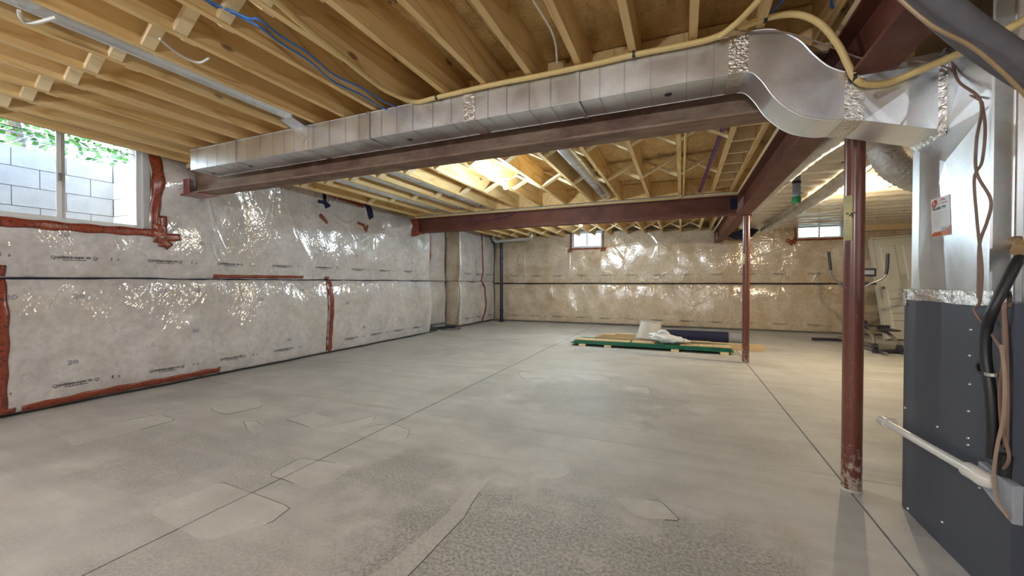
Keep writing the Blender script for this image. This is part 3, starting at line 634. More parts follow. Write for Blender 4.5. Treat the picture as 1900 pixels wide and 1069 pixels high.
# holes in the far wall blanket for the windows
import bmesh
bmx = bmesh.new(); bmx.from_mesh(BU.o.data); dele = []
for f in bmx.faces:
    c = f.calc_center_median()
    for wv in (w2, w3):
        if wv[0]-0.008 < c.x < wv[1]+0.008 and wv[2]-0.008 < c.z < wv[3]+0.008: dele.append(f); break
bmesh.ops.delete(bmx, geom=dele, context='FACES'); bmx.to_mesh(BU.o.data); bmx.free()
for wv in (w2, w3):
    for a, b in (((wv[0]-0.02, wv[2]-0.01), (wv[0]-0.02, wv[3])), ((wv[1]+0.02, wv[2]-0.01), (wv[1]+0.02, wv[3])), ((wv[0]-0.04, wv[2]-0.02), (wv[1]+0.04, wv[2]-0.02))): BU.strip([a, b], 0.045, off=0.02)
# block window well outside the left window
well = thing('window_well', (-6.65, 1.6, 1.0), 'pale concrete block window well outside the left window', 'window well')
obj('mortar_bed', MB().box(-6.86, -6.66, 0.2, 2.95, 1.2, 2.70).box(-6.66, -6.06, 2.75, 2.95, 1.2, 2.70), M['mortar'], well)
bw, bh = 0.42, 0.213
bA = MB().box(-6.855, -6.648, 0.0035, bw-0.0035, 0.0035, bh-0.0035).mesh('concrete_block'); bB = MB().box(0.0035, bw-0.0035, 2.738, 2.94, 0.0035, bh-0.0035).mesh('concrete_block')
for rw in range(7):
    yy = 2.736 - bw*6 - (bw/2 if rw % 2 else 0)
    for k in range(7):
        if yy + k*bw < 2.60:
            o = link('concrete_block', bA, M['block'], well); o.location = (0, yy+k*bw, 1.225+rw*bh); o.matrix_parent_inverse = Matrix.Translation(-Vector(well.location))
    for k in range(2):
        o = link('concrete_block', bB, M['block'], well); o.location = (-6.64+k*bw-(bw/2 if rw % 2 else 0)*0.5, 0, 1.225+rw*bh)
gr = thing('well_grate', (-6.3, 1.5, 2.74), 'thin wire grate over the window well', 'grate')
for k in range(5): obj('grate_wire', MB().tube([(-6.75+0.2*k, 0.2, 2.745), (-6.75+0.2*k, 2.95, 2.745)], 0.005, 6), M['chrome'], gr)
for k in range(4): obj('grate_wire', MB().tube([(-6.85, 0.5+0.7*k, 2.752), (-6.07, 0.5+0.7*k, 2.752)], 0.006, 6), M['chrome'], gr)
tr = thing('tree', (-10.5, 3.0, 2.4), 'sunlit green tree seen above the window well', 'tree')
obj('trunk', MB().tube([(-10.5, 3, 2.4), (-10.45, 3.05, 3.6), (-10.6, 2.9, 5.2)], [0.14, 0.11, 0.05], 8), M['wire'], tr)
lv = MB()
for k in range(5200):
    c = Vector((-10.2+random.gauss(0, 0.9), 3.0+random.gauss(0, 1.9), 4.7+random.gauss(0, 0.95)))
    a = Vector((random.uniform(-1, 1), random.uniform(-1, 1), random.uniform(-1, 1))).normalized()*0.07; b = a.cross(Vector((random.uniform(-1, 1), random.uniform(-1, 1), random.uniform(-1, 1)))).normalized()*0.045
    lv.add([c-a, c+b, c+a, c-b], [(0, 1, 2, 3)])
tag(obj('leaves', lv, M['leaf'], tr), kind='stuff')

# ------------------------------------------------------------------ steel beams and posts
ZB, ZBT = 2.28, 2.578
def ibeam(name, p0, p1, hw, along, label, mat, group=None):
    t = thing(name, (*p0, ZB), label, 'beam', group)
    (x0, y0), (x1, y1) = p0, p1
    tf, tw = 0.016, 0.008; prof = [(-hw, 0), (hw, 0), (hw, tf), (tw, tf), (tw, ZBT-ZB-tf), (hw, ZBT-ZB-tf), (hw, ZBT-ZB), (-hw, ZBT-ZB), (-hw, ZBT-ZB-tf), (-tw, ZBT-ZB-tf), (-tw, tf), (-hw, tf)]
    if along == 'X': m = MB().prism([(y0+a, ZB+b) for a, b in prof], x0, x1, 'X'); nl = MB().box(x0, x1, y0-hw, y0+hw, ZBT, ZJ-0.002)
    else: m = MB().prism([(x0+a, ZB+b) for a, b in prof], y0, y1, 'Y'); nl = MB().box(x0-hw, x0+hw, y0, y1, ZBT, ZJ-0.002)
    obj('steel_section', m, M[mat], t); obj('nailer_plate', nl, M['plank_x' if along == 'X' else 'brace'], t)
    return t
b1 = ibeam('steel_beam', (-5.33, 2.95), (0.77, 2.95), 0.10, 'X', 'dusty rust-brown steel beam running behind the long metal duct', 'rusty')
b2 = ibeam('steel_beam', (-5.14, 7.04), (0.77, 7.04), 0.085, 'X', 'dark red steel beam crossing the middle of the room', 'steel')
b3 = ibeam('steel_beam', (0.865, YF+0.2), (0.865, 11.84), 0.09, 'Y', 'dark red steel beam over both posts running to the far wall', 'steel')
def steel_post(x, y, label, tagz, tagh, scale=1):
    t = thing('steel_post', (x, y, 0), label, 'post')
    obj('tube', MB().lathe([(0.0, 0.0), (0.05, 0.0), (0.05, ZB-0.012), (0.0, ZB-0.012)], (x, y, 0), 28), M['post'], t, smooth=True)
    obj('cap_plate', MB().box(x-0.08, x+0.07, y-0.08, y+0.08, ZB-0.012, ZB-0.0005), M['steel'], t)
    r = [(0.052+0.020*abs(mnoise.noise(Vector((k*0.9, 3, x))))) for k in range(20)]
    m = MB(); vs = [(x+r[k]*math.cos(k*math.pi/10), y+r[k]*math.sin(k*math.pi/10), 0.0) for k in range(20)]+[(x+0.05*math.cos(k*math.pi/10), y+0.05*math.sin(k*math.pi/10), 0.012) for k in range(20)]
    obj('grout_ring', m.add(vs, [(k, (k+1) % 20, (k+1) % 20+20, k+20) for k in range(20)]), M['patch'], t)
    return t
p1 = steel_post(0.945, 3.0, 'scuffed dark red steel post near the furnace with a yellow paper tag', 1.5, 0.26)
p2 = steel_post(0.915, 7.11, 'thinner-looking far dark red steel post beside the lumber pile', 1.5, 0.26)
def curved_tag(t, x, y, a0, a1, z0, z1, mat, text=None):
    m = MB(); n = 8; R = 0.0515; vs = []
    for z in (z0, z1):
        for k in range(n+1):
            a = a0+(a1-a0)*k/n; vs.append((x+R*math.cos(a), y+R*math.sin(a), z))
    o = obj('paper_tag', m.add(vs, [(k, k+1, k+n+2, k+n+1) for k in range(n)]), mat, t, smooth=True)
    md = o.modifiers.new('t', 'SOLIDIFY'); md.thickness = 0.0006
    z = z1-0.02; ln = MB()
    while z > z0+0.02:
        if abs(z-(z0+z1)/2-0.02) > 0.025:
            e = random.uniform(0.45, 0.9); vs = []
            for zz in (z-0.002, z+0.002):
                for k in range(5): a = a0+(a1-a0)*(0.1+e*0.9*k/4); vs.append((x+(R+0.0012)*math.cos(a), y+(R+0.0012)*math.sin(a), zz))
            ln.add(vs, [(k, k+1, k+6, k+5) for k in range(4)])
        z -= 0.018
    obj('tag_lines', ln, M['greyplastic'], o)
    if text:
        v, f = text_geo(text, 0.045, 0.01); am = a0+(a1-a0)*0.35
        obj('tag_lettering', MB().add([(x+(R+0.0016)*math.cos(am+a[0]/R), y+(R+0.0016)*math.sin(am+a[0]/R), (z0+z1)/2+a[1]) for a in v], f), M['ink'], o)
    return o
dirc = math.atan2(-3.0, -0.945)
curved_tag(p1, 0.945, 3.0, dirc-1.15, dirc-0.15, 1.49, 1.755, M['yellowpaper'], '"4"')
dirc = math.atan2(-7.11, -0.915)
curved_tag(p2, 0.915, 7.11, dirc-1.3, dirc-0.3, 1.52, 1.69, M['yellowpaper'])
# tape and torn film where the beams enter the insulation
def beam_tape(parent, name, pts, mat='tape'):
    obj(name, pts, M[mat], parent)
for nm, m in (('red_tape', MB().box(-5.36, -5.24, 2.835, 2.848, 2.27, 2.45)), ('red_tape', MB().box(-5.42, -5.08, 2.832, 3.065, 2.262, 2.279))): obj(nm, m, M['tape'], b1, bevel=0.004)
obj('red_tape', MB().box(-5.20, -5.02, 6.945, 7.135, 2.262, 2.279), M['tape'], b2, bevel=0.004)
obj('red_tape', MB().prism([(-5.22, 2.20), (-5.05, 2.22), (-4.98, 2.27), (-5.05, 2.34), (-5.02, 2.45), (-5.08, 2.58), (-5.22, 2.58)], 6.935, 6.953, 'Y'), M['tape'], b2, bevel=0.004)
tb = MB().box(0.765, 0.965, 11.55, 11.82, 2.262, 2.279).prism([(0.765, 2.262), (0.80, 2.262), (0.79, 2.4), (0.83, 2.56), (0.765, 2.57)], 11.5, 11.7, 'Y')
obj('red_tape', tb, M['tape'], b3, bevel=0.004)
obj('blue_paint_mark', MB().box(0.68, 0.775, 6.953, 6.957, 2.36, 2.53), M['navy'], b2)

# ------------------------------------------------------------------ duct run
DY0, DY1, DZ0, DZ1 = 2.55, 2.815, 2.405, 2.612
du = thing('supply_duct', (-2.2, 2.68, DZ0), 'long shiny galvanized duct hung under the joists, bending down to the furnace', 'duct')
obj('trunk_section', MB().box(-4.69, 0.30, DY0, DY1, DZ0, DZ1), M['galv'], du)
topc = spline([(0.300, 2.612, 0), (0.38, 2.615, 0), (0.459, 2.595, 0), (0.56, 2.52, 0), (0.625, 2.43, 0), (0.69, 2.355, 0), (0.757, 2.313, 0), (0.79, 2.306, 0)], 6)
botc = spline([(0.300, 2.405, 0), (0.348, 2.39, 0), (0.395, 2.335, 0), (0.462, 2.225, 0), (0.56, 2.13, 0), (0.67, 2.083, 0), (0.757, 2.072, 0), (0.79, 2.068, 0)], 6)
poly_s = [(p.x, p.y) for p in botc] + [(p.x, p.y) for p in reversed(topc)]
obj('offset_bend', MB().prism(poly_s, DY0, DY1, 'Y'), M['galv'], du, smooth=True)
def edge(mb, c): return mb.tube([(p.x, DY0-0.001, p.y) for p in c], 0.0035, 6)
for eb in (edge(MB(), botc), edge(MB(), topc), MB().tube([(p.x, DY1, p.y) for p in botc], 0.003, 6)): obj('rolled_edge', eb, M['galv'], du, smooth=True)
# flared transition to the plenum
def hexa(a, b): return MB().add(a+b, [(0,1,2,3),(7,6,5,4),(0,4,5,1),(1,5,6,2),(2,6,7,3),(3,7,4,0)])
y0, y1 = DY0, DY1
obj('cross_broken_face', MB().add([(0.84, y0-0.0008, 2.054), (1.12, y0-0.0008, 1.968), (1.12, y0-0.0008, 2.332), (0.84, y0-0.0008, 2.31), (0.985, y0-0.014, 2.16)], [(0, 1, 4), (1, 2, 4), (2, 3, 4), (3, 0, 4)]), M['galv'], du)
obj('transition', hexa([(0.79,y0,2.068),(0.79,y1,2.068),(0.79,y1,2.306),(0.79,y0,2.306)], [(1.135,y0,1.962),(1.135,y1,1.962),(1.135,y1,2.335),(1.135,y0,2.335)]), M['galv'], du)
def wrap(x0, x1, zb0, zb1, zt0, zt1, e=0.0025, nm='foil_tape', mat='foil', back=True):
    m = MB(); m.add([(x0,DY0-e,zb0-e),(x1,DY0-e,zb1-e),(x1,DY0-e,zt1),(x0,DY0-e,zt0)], [(0,1,2,3)]); m.add([(x0,DY0-e,zb0-e),(x1,DY0-e,zb1-e),(x1,DY1,zb1-e),(x0,DY1,zb0-e)], [(0,3,2,1)])
    o = obj(nm, m, M[mat], du); md = o.modifiers.new('t', 'SOLIDIFY'); md.thickness = 0.0015; md.offset = 0; return o
wrap(0.757, 0.84, 2.072, 2.053, 2.313, 2.309)
for xa, w in ((-3.04, 0.035), (-1.41, 0.05), (0.285, 0.05)):
    wrap(xa-w, xa+w*0.9, DZ0, DZ0, DZ1, DZ1)
for xa in (-4.58, -4.42, -4.26, -4.10, -3.80, -3.62, -3.45, -3.308, -3.18, -2.944, -2.757, -2.577, -2.433, -2.20, -2.05, -1.90, -1.72, -1.56, -1.262, -1.117, -0.952, -0.801, -0.48, -0.33, -0.177, 0.021, 0.161):
    wrap(xa-0.0022, xa+0.0022, DZ0, DZ0, DZ1, DZ1, 0.0042, 'seam_rib', 'galv_dark')
for (ya, za) in ((DY0-0.001, DZ0), (DY1, DZ0), (DY0-0.001, DZ1)): obj('rolled_edge', MB().tube([(-4.69, ya, za), (0.30, ya, za)], 0.003, 6), M['galv'], du, smooth=True)
for xa in (-3.98, -2.33, -0.62):
    wrap(xa-0.012, xa+0.012, DZ0, DZ0, DZ1, DZ1, 0.010, 'hanger_strap', 'galv')
    obj('hanger_bolt', MB().lathe([(0, -0.004), (0.012, -0.004), (0.012, 0.004), (0, 0.004)], (xa, DY0-0.008, DZ1-0.004), 10, 'Y'), M['screw'], du)
for (hx, hy) in ((-2.044, 2.70), (-0.082, 2.68), (-3.986, 2.70), (-4.6, 2.72)):
    obj('open_hole', MB().lathe([(0.0, 0.0), (0.022, 0.0), (0.022, -0.002), (0, -0.002)], (hx, hy, DZ0-0.0005), 16), M['black'], du)
# ------------------------------------------------------------------ furnace and plenum
fu = thing('furnace', (1.45, 2.48, 0), 'dark grey furnace cabinet standing at the right edge', 'furnace')
FX, FY0, FY1, FZ = 1.13, 2.085, 2.88, 1.165
obj('cabinet', MB().box(FX, 1.78, FY0, FY1, 0.0, FZ), M['furnace'], fu, bevel=0.006)
obj('front_corner_trim', MB().box(FX-0.004, FX+0.04, FY0-0.012, FY0+0.004, 0.01, FZ), M['furnace'], fu)
obj('front_door', MB().box(FX+0.045, 1.77, FY0-0.02, FY0-0.001, 0.03, 1.12), M['furnace'], fu, bevel=0.006)
for (yy, zz) in ((2.319,1.041),(2.324,0.931),(2.321,0.809),(2.325,0.693),(2.326,0.578),(2.326,0.548),(2.549,0.552),(2.849,0.556),(2.808,0.023),(2.202,0.553),(2.25,0.40),(2.5,0.12)):
    obj('screw', MB().lathe([(0.0, -0.006), (0.004, -0.0058), (0.0075, -0.002), (0.0075, 0.001)], (FX, yy, zz), 10, 'X'), M['screw'], fu, smooth=True)
for (yy, zz, r) in ((2.25, 0.894, 0.026), (2.087, 0.633, 0.02)):
    if yy < 2.1: yy = 2.115
    obj('grommet', MB().lathe([(r*0.5, 0.002), (r*0.6, -0.008), (r*0.95, -0.008), (r*1.1, -0.002), (r*1.1, 0.001)], (FX, yy, zz), 20, 'X'), M['black'], fu, smooth=True)
    obj('grommet_hole', MB().lathe([(0, -0.001), (r*0.55, -0.001)], (FX, yy, zz), 20, 'X'), M['black'], fu)
PX, PY0, PY1, PZ = 1.14, 2.235, 2.83, 2.83
pl = thing('plenum', (1.45, 2.5, FZ), 'galvanized sheet metal plenum on top of the furnace', 'plenum')
obj('plenum_box', MB().box(PX+0.002, 1.76, PY0, PY1, FZ+0.001, PZ), M['galv'], pl)
ap = (PX-0.020, 2.50, 1.80); zt = 1.955; zb = FZ+0.03
cb = MB().add([(PX, PY0, zb), (PX, PY1, zb), (PX, PY1, zt), (PX, PY0, zt), ap], [(0, 4, 1), (1, 4, 2), (2, 4, 3), (3, 4, 0)])
obj('cross_broken_panel', cb, M['galv'], pl)
cb = MB().add([(PX, PY0, zt), (PX, DY0-0.002, zt), (PX, DY0-0.002, 2.36), (PX, PY0, 2.36), (PX-0.012, 2.40, 2.15)], [(0, 4, 1), (1, 4, 2), (2, 4, 3), (3, 4, 0)])
obj('cross_broken_panel', cb, M['galv'], pl)
obj('front_seam', MB().box(1.205, 1.212, PY0-0.006, PY0, FZ, PZ).box(PX-0.004, PX+0.012, PY0-0.006, PY0+0.006, FZ, PZ), M['galv'], pl)
def foil_strip(p, q, w, nrm, parent):
    p, q = Vector(p), Vector(q); n = 16; d = (q-p)/n; a = (q-p).normalized().cross(Vector(nrm)).normalized()*w/2; vs = []
    for i in range(n+1):
        c = p+d*i
        for k in (-1, -0.4, 0.3, 1): vs.append(c+a*k*(1+0.12*random.uniform(-1, 1))+Vector(nrm)*(0.003+0.004*random.random()))
    return obj('foil_tape', MB().add(vs, [(i*4+k, i*4+k+1, i*4+k+5, i*4+k+4) for i in range(n) for k in range(3)]), M['foil'], parent)
foil_strip((FX, FY0+0.0, FZ+0.012), (FX, FY1-0.005, FZ+0.012), 0.06, (-1, 0, 0), pl)
foil_strip((PX-0.002, DY0-0.012, 1.95), (PX-0.002, DY0-0.012, 2.34), 0.05, (-0.6, -0.8, 0), pl)
foil_strip((PX, DY0-0.02, 1.945), (PX, DY1+0.02, 1.945), 0.06, (-1, 0, -0.3), pl)
foil_strip((FX-0.001, FY1-0.02, FZ+0.03), (FX-0.001, FY1-0.02, FZ-0.05), 0.035, (-1, 0, 0), pl)
# service sticker
def fx_(z): return PX-0.0012-(z-zb)/(1.80-zb)*0.020
st = obj('service_sticker', MB().add([(fx_(z)-0.001, y, z) for y, z in ((2.615, 1.46), (2.468, 1.46), (2.468, 1.645), (2.615, 1.645))], [(0, 1, 2, 3)]), M['paper'], pl)
st.modifiers.new('t', 'SOLIDIFY').thickness = 0.0008
st['label'] = 'white service sticker with red oval, phone number and ruled lines'
def on_st(v, y0, z0, k=1.0): return [(fx_(z0+a[1])-0.0032, y0-a[0]*k, z0+a[1]) for a in v]
def st_text(body, size, y0, z0, mat, bold=0.0):
    v, f = text_geo(body, size, bold); obj('sticker_lettering', MB().add(on_st(v, y0, z0), f), mat, st)
st_text('905.643.1799', 0.0195, 2.603, 1.588, M['ink'], 0.02); st_text('A Plus', 0.017, 2.54, 1.625, M['redink'], 0.02); st_text('Air Conditioning', 0.0105, 2.553, 1.612, M['redink'], 0.02)
ov = MB(); ov.add([(fx_(1.621+0.0165*math.sin(a))-0.0034, 2.583+0.022*math.cos(a)*0.95, 1.621+0.0165*math.sin(a)-0.006*math.cos(a)) for a in np.linspace(0, 6.283, 25)[:-1]], [tuple(range(24))]); obj('sticker_oval', ov, M['redink'], st)
v, f = text_geo('A', 0.026, 0.03); obj('sticker_lettering', MB().add([(fx_(1.612+a[1])-0.0042, 2.591-a[0], 1.612+a[1]) for a in v], f), M['paper'], st)
ln = MB()
for k in range(9): z = 1.574-k*0.0085; ln.box(fx_(z)-0.0034, fx_(z)-0.003, 2.478, 2.603, z, z+0.0008)
obj('sticker_ruling', ln, M['greyplastic'], st)
obj('sticker_picture', MB().add([(fx_(1.463)-0.0033, 2.612, 1.463), (fx_(1.463)-0.0033, 2.471, 1.463), (fx_(1.505)-0.0033, 2.471, 1.505), (fx_(1.488)-0.0033, 2.49, 1.488), (fx_(1.482)-0.0033, 2.56, 1.482), (fx_(1.483)-0.0033, 2.59, 1.483), (fx_(1.474)-0.0033, 2.612, 1.474)], [tuple(range(7))]), M['orangeink'], st)
obj('sticker_picture', MB().add([(fx_(1.484)-0.0038, 2.535, 1.484), (fx_(1.484)-0.0038, 2.495, 1.484), (fx_(1.499)-0.0038, 2.495, 1.499), (fx_(1.503)-0.0038, 2.525, 1.503)], [tuple(range(4))]), M['greyplastic'], st)
# condensate drain, bracket box
dr = thing('drain_pipe', (1.08, 2.5, 0.44), 'white plastic condensate pipe along the furnace side', 'pipe')
obj('pipe', MB().tube([(1.075, 2.93, 0.445), (1.075, 2.16, 0.485)], 0.0195, 14), M['pvc'], dr, smooth=True)
obj('elbow', MB().tube(spline([(1.135, 2.955, 0.44), (1.09, 2.965, 0.441), (1.072, 2.95, 0.443), (1.073, 2.90, 0.4455)], 6), 0.028, 14), M['pvc'], dr, smooth=True)
obj('elbow', MB().tube(spline([(1.075, 2.21, 0.482), (1.075, 2.155, 0.485), (1.085, 2.135, 0.478), (1.125, 2.13, 0.475)], 6), 0.031, 14), M['pvc'], dr, smooth=True)
cbx = thing('condensate_trap', (1.10, 2.1, 0.38), 'small grey plastic box on the furnace side behind the white elbow', 'box')
obj('trap_body', MB().prism([(2.205, 0.525), (2.02, 0.505), (2.02, 0.37), (2.10, 0.395), (2.205, 0.44)], 1.10, 1.129, 'X'), M['greyplastic'], cbx, bevel=0.003)
obj('trap_flange', MB().box(1.105, 1.129, 2.02, 2.21, 0.505, 0.511), M['greyplastic'], cbx)
obj('black_boot', MB().tube([(1.115, 2.09, 0.52), (1.115, 2.085, 0.60)], 0.02, 12), M['black'], cbx, smooth=True)

# ------------------------------------------------------------------ cables, tubes
def cable(name, pts, r, mat, label, cat='cable', n=8, sm=8, group=None, clips=None):
    o = obj(name, MB().tube(spline(pts, sm), r, n), M[mat], None, smooth=True); tag(o, label, cat, group); return o
gas = [at(u, v, 2, 2.600) for u, v in ((440, -60), (510, 0), (560, 45), (640, 110), (690, 150), (722, 171))]
gas += [Vector((x, 2.515, z)) for x, z in ((-1.86, 2.603), (-1.66, 2.600), (-1.25, 2.606), (-0.86, 2.60), (-0.5, 2.60), (-0.27, 2.605), (0.09, 2.60))]
gas += [Vector(p) for p in ((0.215, 2.50, 2.61), (0.33, 2.49, 2.625), (0.43, 2.485, 2.635), (0.545, 2.485, 2.615), (0.64, 2.49, 2.545), (0.715, 2.50, 2.43), (0.76, 2.51, 2.325), (0.79, 2.515, 2.258), (0.835, 2.52, 2.222), (0.92, 2.52, 2.212), (1.02, 2.49, 2.235))]+[at(1770, 104, 1, 2.30), at(1800, 90, 1, 2.19), at(1850, 65, 1, 2.17), at(1900, 38, 1, 2.16), at(1960, 8, 1, 2.15)]
g = cable('gas_tubing', gas, 0.0165, 'yellow', 'long yellow gas tubing clipped along the top of the duct', 'tubing', 10)
for (x, yv, z) in ((-1.66, 2.515, 2.602), (-0.27, 2.515, 2.606), (0.40, 2.486, 2.632), (0.785, 2.515, 2.262)):
    obj('clip', MB().lathe([(0.0185, -0.008), (0.0205, -0.008), (0.0205, 0.008), (0.0185, 0.008)], (x, yv, z), 12, 'X'), M['black'], g)
cable('gas_tubing', [(0.18, 2.47, 2.578), (0.245, 2.43, 2.600), (0.30, 2.36, 2.612), (0.36, 2.2, 2.612), (0.38, 1.9, 2.607), (0.40, 1.4, 2.607)], 0.0165, 'yellow', 'short yellow gas tubing branching up from the duct bend', 'tubing', 10)
cable('foam_pipe', [at(u, v, 1, yv) for u, v, yv in ((1660, -60, 1.66), (1728, 0, 1.68), (1800, 60, 1.71), (1900, 128, 1.75), (1990, 180, 1.8))], 0.047, 'foam', 'thick dark foam-sleeved pipe crossing the top right corner', 'pipe', 16)
cable('copper_line', [at(u, v, 1, yv) for u, v, yv in ((1630, -45, 1.60), (1672, 0, 1.60), (1730, 48, 1.60), (1800, 85, 1.62), (1850, 125, 1.64), (1900, 174, 1.66), (1960, 240, 1.7))], 0.0055, 'copper', 'thin tan tube running beside the dark foam pipe', 'tubing')
cable('thermostat_wire', [Vector((0.245, 2.47, 2.637-0.03)), Vector((0.35, 2.535, 2.60))]+[at(u, v, 1, 2.535) for u, v in ((1450, 59), (1520, 79), (1590, 106))]+[at(u, v, 1, 2.49) for u, v in ((1640, 115), (1680, 113), (1720, 116), (1765, 130))]+[at(1790, 168, 1, 2.42), at(1818, 186, 0, 1.12)], 0.0045, 'wire', 'thin brown wire hanging across the duct bend', 'wire', 6)
bun = [at(u, v, 0, 1.10) for u, v in ((1820, 188), (1812, 260), (1812, 320), (1838, 370), (1832, 410), (1818, 450), (1816, 500), (1815, 553))]
cable('thermostat_wire', [at(1765, 105, 1, 2.52)]+[at(1778, 150, 0, 1.11)]+bun, 0.0055, 'wire', 'brown wire looping down the plenum to the furnace', 'wire', 6)
bun2 = [at(u, v, 0, 1.105) for u, v in ((1822, 190), (1828, 240), (1822, 300), (1808, 330), (1812, 400), (1816, 440), (1822, 500), (1818, 560), (1808, 577), (1840, 620), (1860, 660), (1855, 720), (1858, 790), (1872, 850), (1852, 885), (1855, 930), (1878, 965))]
cable('thermostat_wire', bun2, 0.0055, 'wire', 'tan wire hanging from the plenum down past the furnace grommets', 'wire', 6)
bun3 = [at(u, v, 0, 1.085) for u, v in ((1858, 640), (1864, 700), (1862, 770), (1850, 830), (1844, 880), (1850, 925), (1872, 962))]
cable('thermostat_wire', bun3, 0.006, 'tanwire', 'second tan wire looping low on the furnace side', 'wire', 6)
hose = [Vector((1.20, 2.17, 1.36)), Vector((1.155, 2.13, 1.30))]+[at(u, v, 0, 1.095) for u, v in ((1845, 570), (1831, 610), (1829, 660), (1838, 730), (1842, 800), (1840, 850))]
ho = cable('black_hose', hose, 0.017, 'black', 'black hose curving down the furnace side', 'hose', 12)
obj('hose_clamp', MB().lathe([(0.0185, -0.006), (0.021, -0.006), (0.021, 0.006), (0.0185, 0.006)], tuple(at(1841, 695, 0, 1.095)), 14, 'Z'), M['screw'], ho)
cable('black_hose', [at(1862, 560, 0, 1.115), at(1866, 640, 0, 1.118), at(1868, 740, 0, 1.118), at(1866, 830, 0, 1.115)], 0.009, 'wire', 'dark brown tube behind the black hose on the furnace', 'hose', 8)
tag(obj('pipe_sleeve', MB().tube(spline([(1.21, 2.235, 1.40), (1.20, 2.17, 1.385), (1.17, 2.13, 1.36)], 5), [0.024+0.004*math.sin(i*2.1) for i in range(11)], 10), M['copper'], None, smooth=True), 'crumpled tan sleeve where the hose enters the plenum', 'sleeve')
cable('foam_pipe', [(1.215, 2.14, FZ), (1.215, 2.14, 1.6), (1.215, 2.14, 2.0), (1.215, 2.14, 2.85)], 0.03, 'pvc', 'white vertical vent pipe at the right edge before the plenum', 'pipe', 16)
for k, (dx, dz, lab) in enumerate(((0, 0, 'upper'), (0.035, -0.012, 'lower'))):
    pts = [Vector((-2.30+dx*0.5, -1.2, 2.70+dz)), Vector((-2.30+dx, 1.0, 2.70+dz)), Vector((-2.18+dx, 1.40, 2.66+dz))]+[at(u, v+(-9 if k else 4), 2, 2.607) for u, v in ((480, 45), (520, 75), (575, 110), (620, 148), (670, 172), (712, 197))]+[Vector((-2.09+dx, 2.62, 2.62))]
    cable('blue_cable', pts, 0.0065, 'blue', lab+' blue cable of the pair running under the joists to the duct', 'cable', 6)
cable('white_cable', [(-0.70, -0.5, 2.70), (-0.69, 1.2, 2.69), (-0.70, 1.75, 2.66), (-0.68, 2.2, 2.65), (-0.74, 2.5, 2.64)], 0.006, 'whitewire', 'white cable stapled along a joist side above the duct', 'cable', 6)
cable('white_cable', [at(u, v, 2, 2.630) for u, v in ((296, 72), (320, 92), (345, 108), (370, 116), (388, 108))], 0.007, 'whitewire', 'loose pale cable loop between the upper left joists', 'cable', 6)
cable('white_cable', [at(u, v, 2, 2.60) for u, v in ((35, 20), (42, 38), (65, 42), (105, 32))], 0.009, 'whitewire', 'white cable loop hanging at the top left corner', 'cable', 6)
cable('blue_cable', [(0.62, 2.2, 2.65), (0.70, 2.5, 2.63), (0.66, 1.6, 2.7), (0.72, 1.0, 2.72)], 0.006, 'blue', 'blue cable beside the red beam above the duct bend', 'cable', 6)
cable('blue_cable', [(0.36, 2.6, 2.645), (0.5, 2.3, 2.66), (0.63, 1.9, 2.68), (0.66, 1.5, 2.69)], 0.006, 'blue', 'blue cable slanting between joists above the duct bend', 'cable', 6)
# wires along the middle beam
cable('gas_tubing', [(x, 6.935, 2.59+0.004*math.sin(3*x)) for x in np.linspace(-5.1, -0.1, 12)]+[(0.0, 6.9, 2.62), (0.02, 6.7, 2.63), (0.03, 3.2, 2.62)], 0.013, 'yellow', 'yellow tubing strapped along the middle red beam', 'tubing', 8)
cable('white_cable', [(x, 6.945, 2.612) for x in np.linspace(-5.0, 0.7, 12)], 0.008, 'whitewire', 'pale cable along the top of the middle red beam', 'cable', 6)
cable('purple_cable', [(-4.05, 6.944, 2.49), (-3.75, 6.944, 2.445), (-3.4, 6.944, 2.45), (-3.05, 6.944, 2.50), (-2.75, 6.944, 2.57)], 0.006, 'purple', 'thin purple cable drooping across the middle beam web', 'cable', 6)
cable('dark_cable', [(0.36, 3.3, 2.68), (0.34, 4.5, 2.68), (0.30, 5.6, 2.68), (0.25, 6.9, 2.66)], 0.022, 'purple', 'dark bundled cables along a joist beside the right beam', 'cable', 8)
cable('white_cable', [at(u, v, 0, -5.50) for u, v in ((608, 360), (607, 372), (614, 378), (624, 372), (628, 358), (622, 349), (612, 352), (606, 362))], 0.006, 'whitewire', 'white cable coil hanging by the torn plastic', 'cable', 6)
# ------------------------------------------------------------------ round ducts in the joist bays
def rduct(x, y0, y1, r, label, z=None):
    z = z or ZJ+0.02+r; t = thing('round_duct', (x, y0, z), label, 'duct')
    obj('pipe', MB().tube([(x, y0, z), (x, y1, z)], r, 20), M['galv'], t, smooth=True)
    yy = y0+0.7
    while yy < y1:
        obj('joint_ring', MB().lathe([(r, -0.02), (r+0.004, -0.015), (r+0.004, 0.015), (r, 0.02)], (x, yy, z), 20, 'Y'), M['foil'], t, smooth=True); yy += 0.9
rduct(-1.19, 3.15, 6.88, 0.085, 'round galvanized duct in the joist bay right of the ceiling bulb')
rduct(-3.46, 3.15, 6.88, 0.085, 'round galvanized duct in the second bay left of the ceiling bulb'); rduct(-4.42, 3.15, 6.88, 0.075, 'round galvanized duct in the bay nearest the torn plastic')
rduct(-3.90, 3.15, 6.88, 0.085, 'round galvanized duct between the two other left bay ducts')
t = thing('flat_duct', (-3.12, 1.0, 2.66), 'narrow galvanized duct between joists dropping into the long duct', 'duct')
obj('duct_body', MB().tube([(-3.11, -1.5, 2.70), (-3.11, 2.45, 2.70)], 0.06, 16), M['galv'], t, smooth=True)
obj('boot', hexa([(-3.18,2.42,2.64),(-3.04,2.42,2.64),(-3.04,2.42,2.76),(-3.18,2.42,2.76)], [(-3.19,2.56,2.60),(-3.03,2.56,2.60),(-3.03,2.7,2.64),(-3.19,2.7,2.64)]), M['galv'], t)
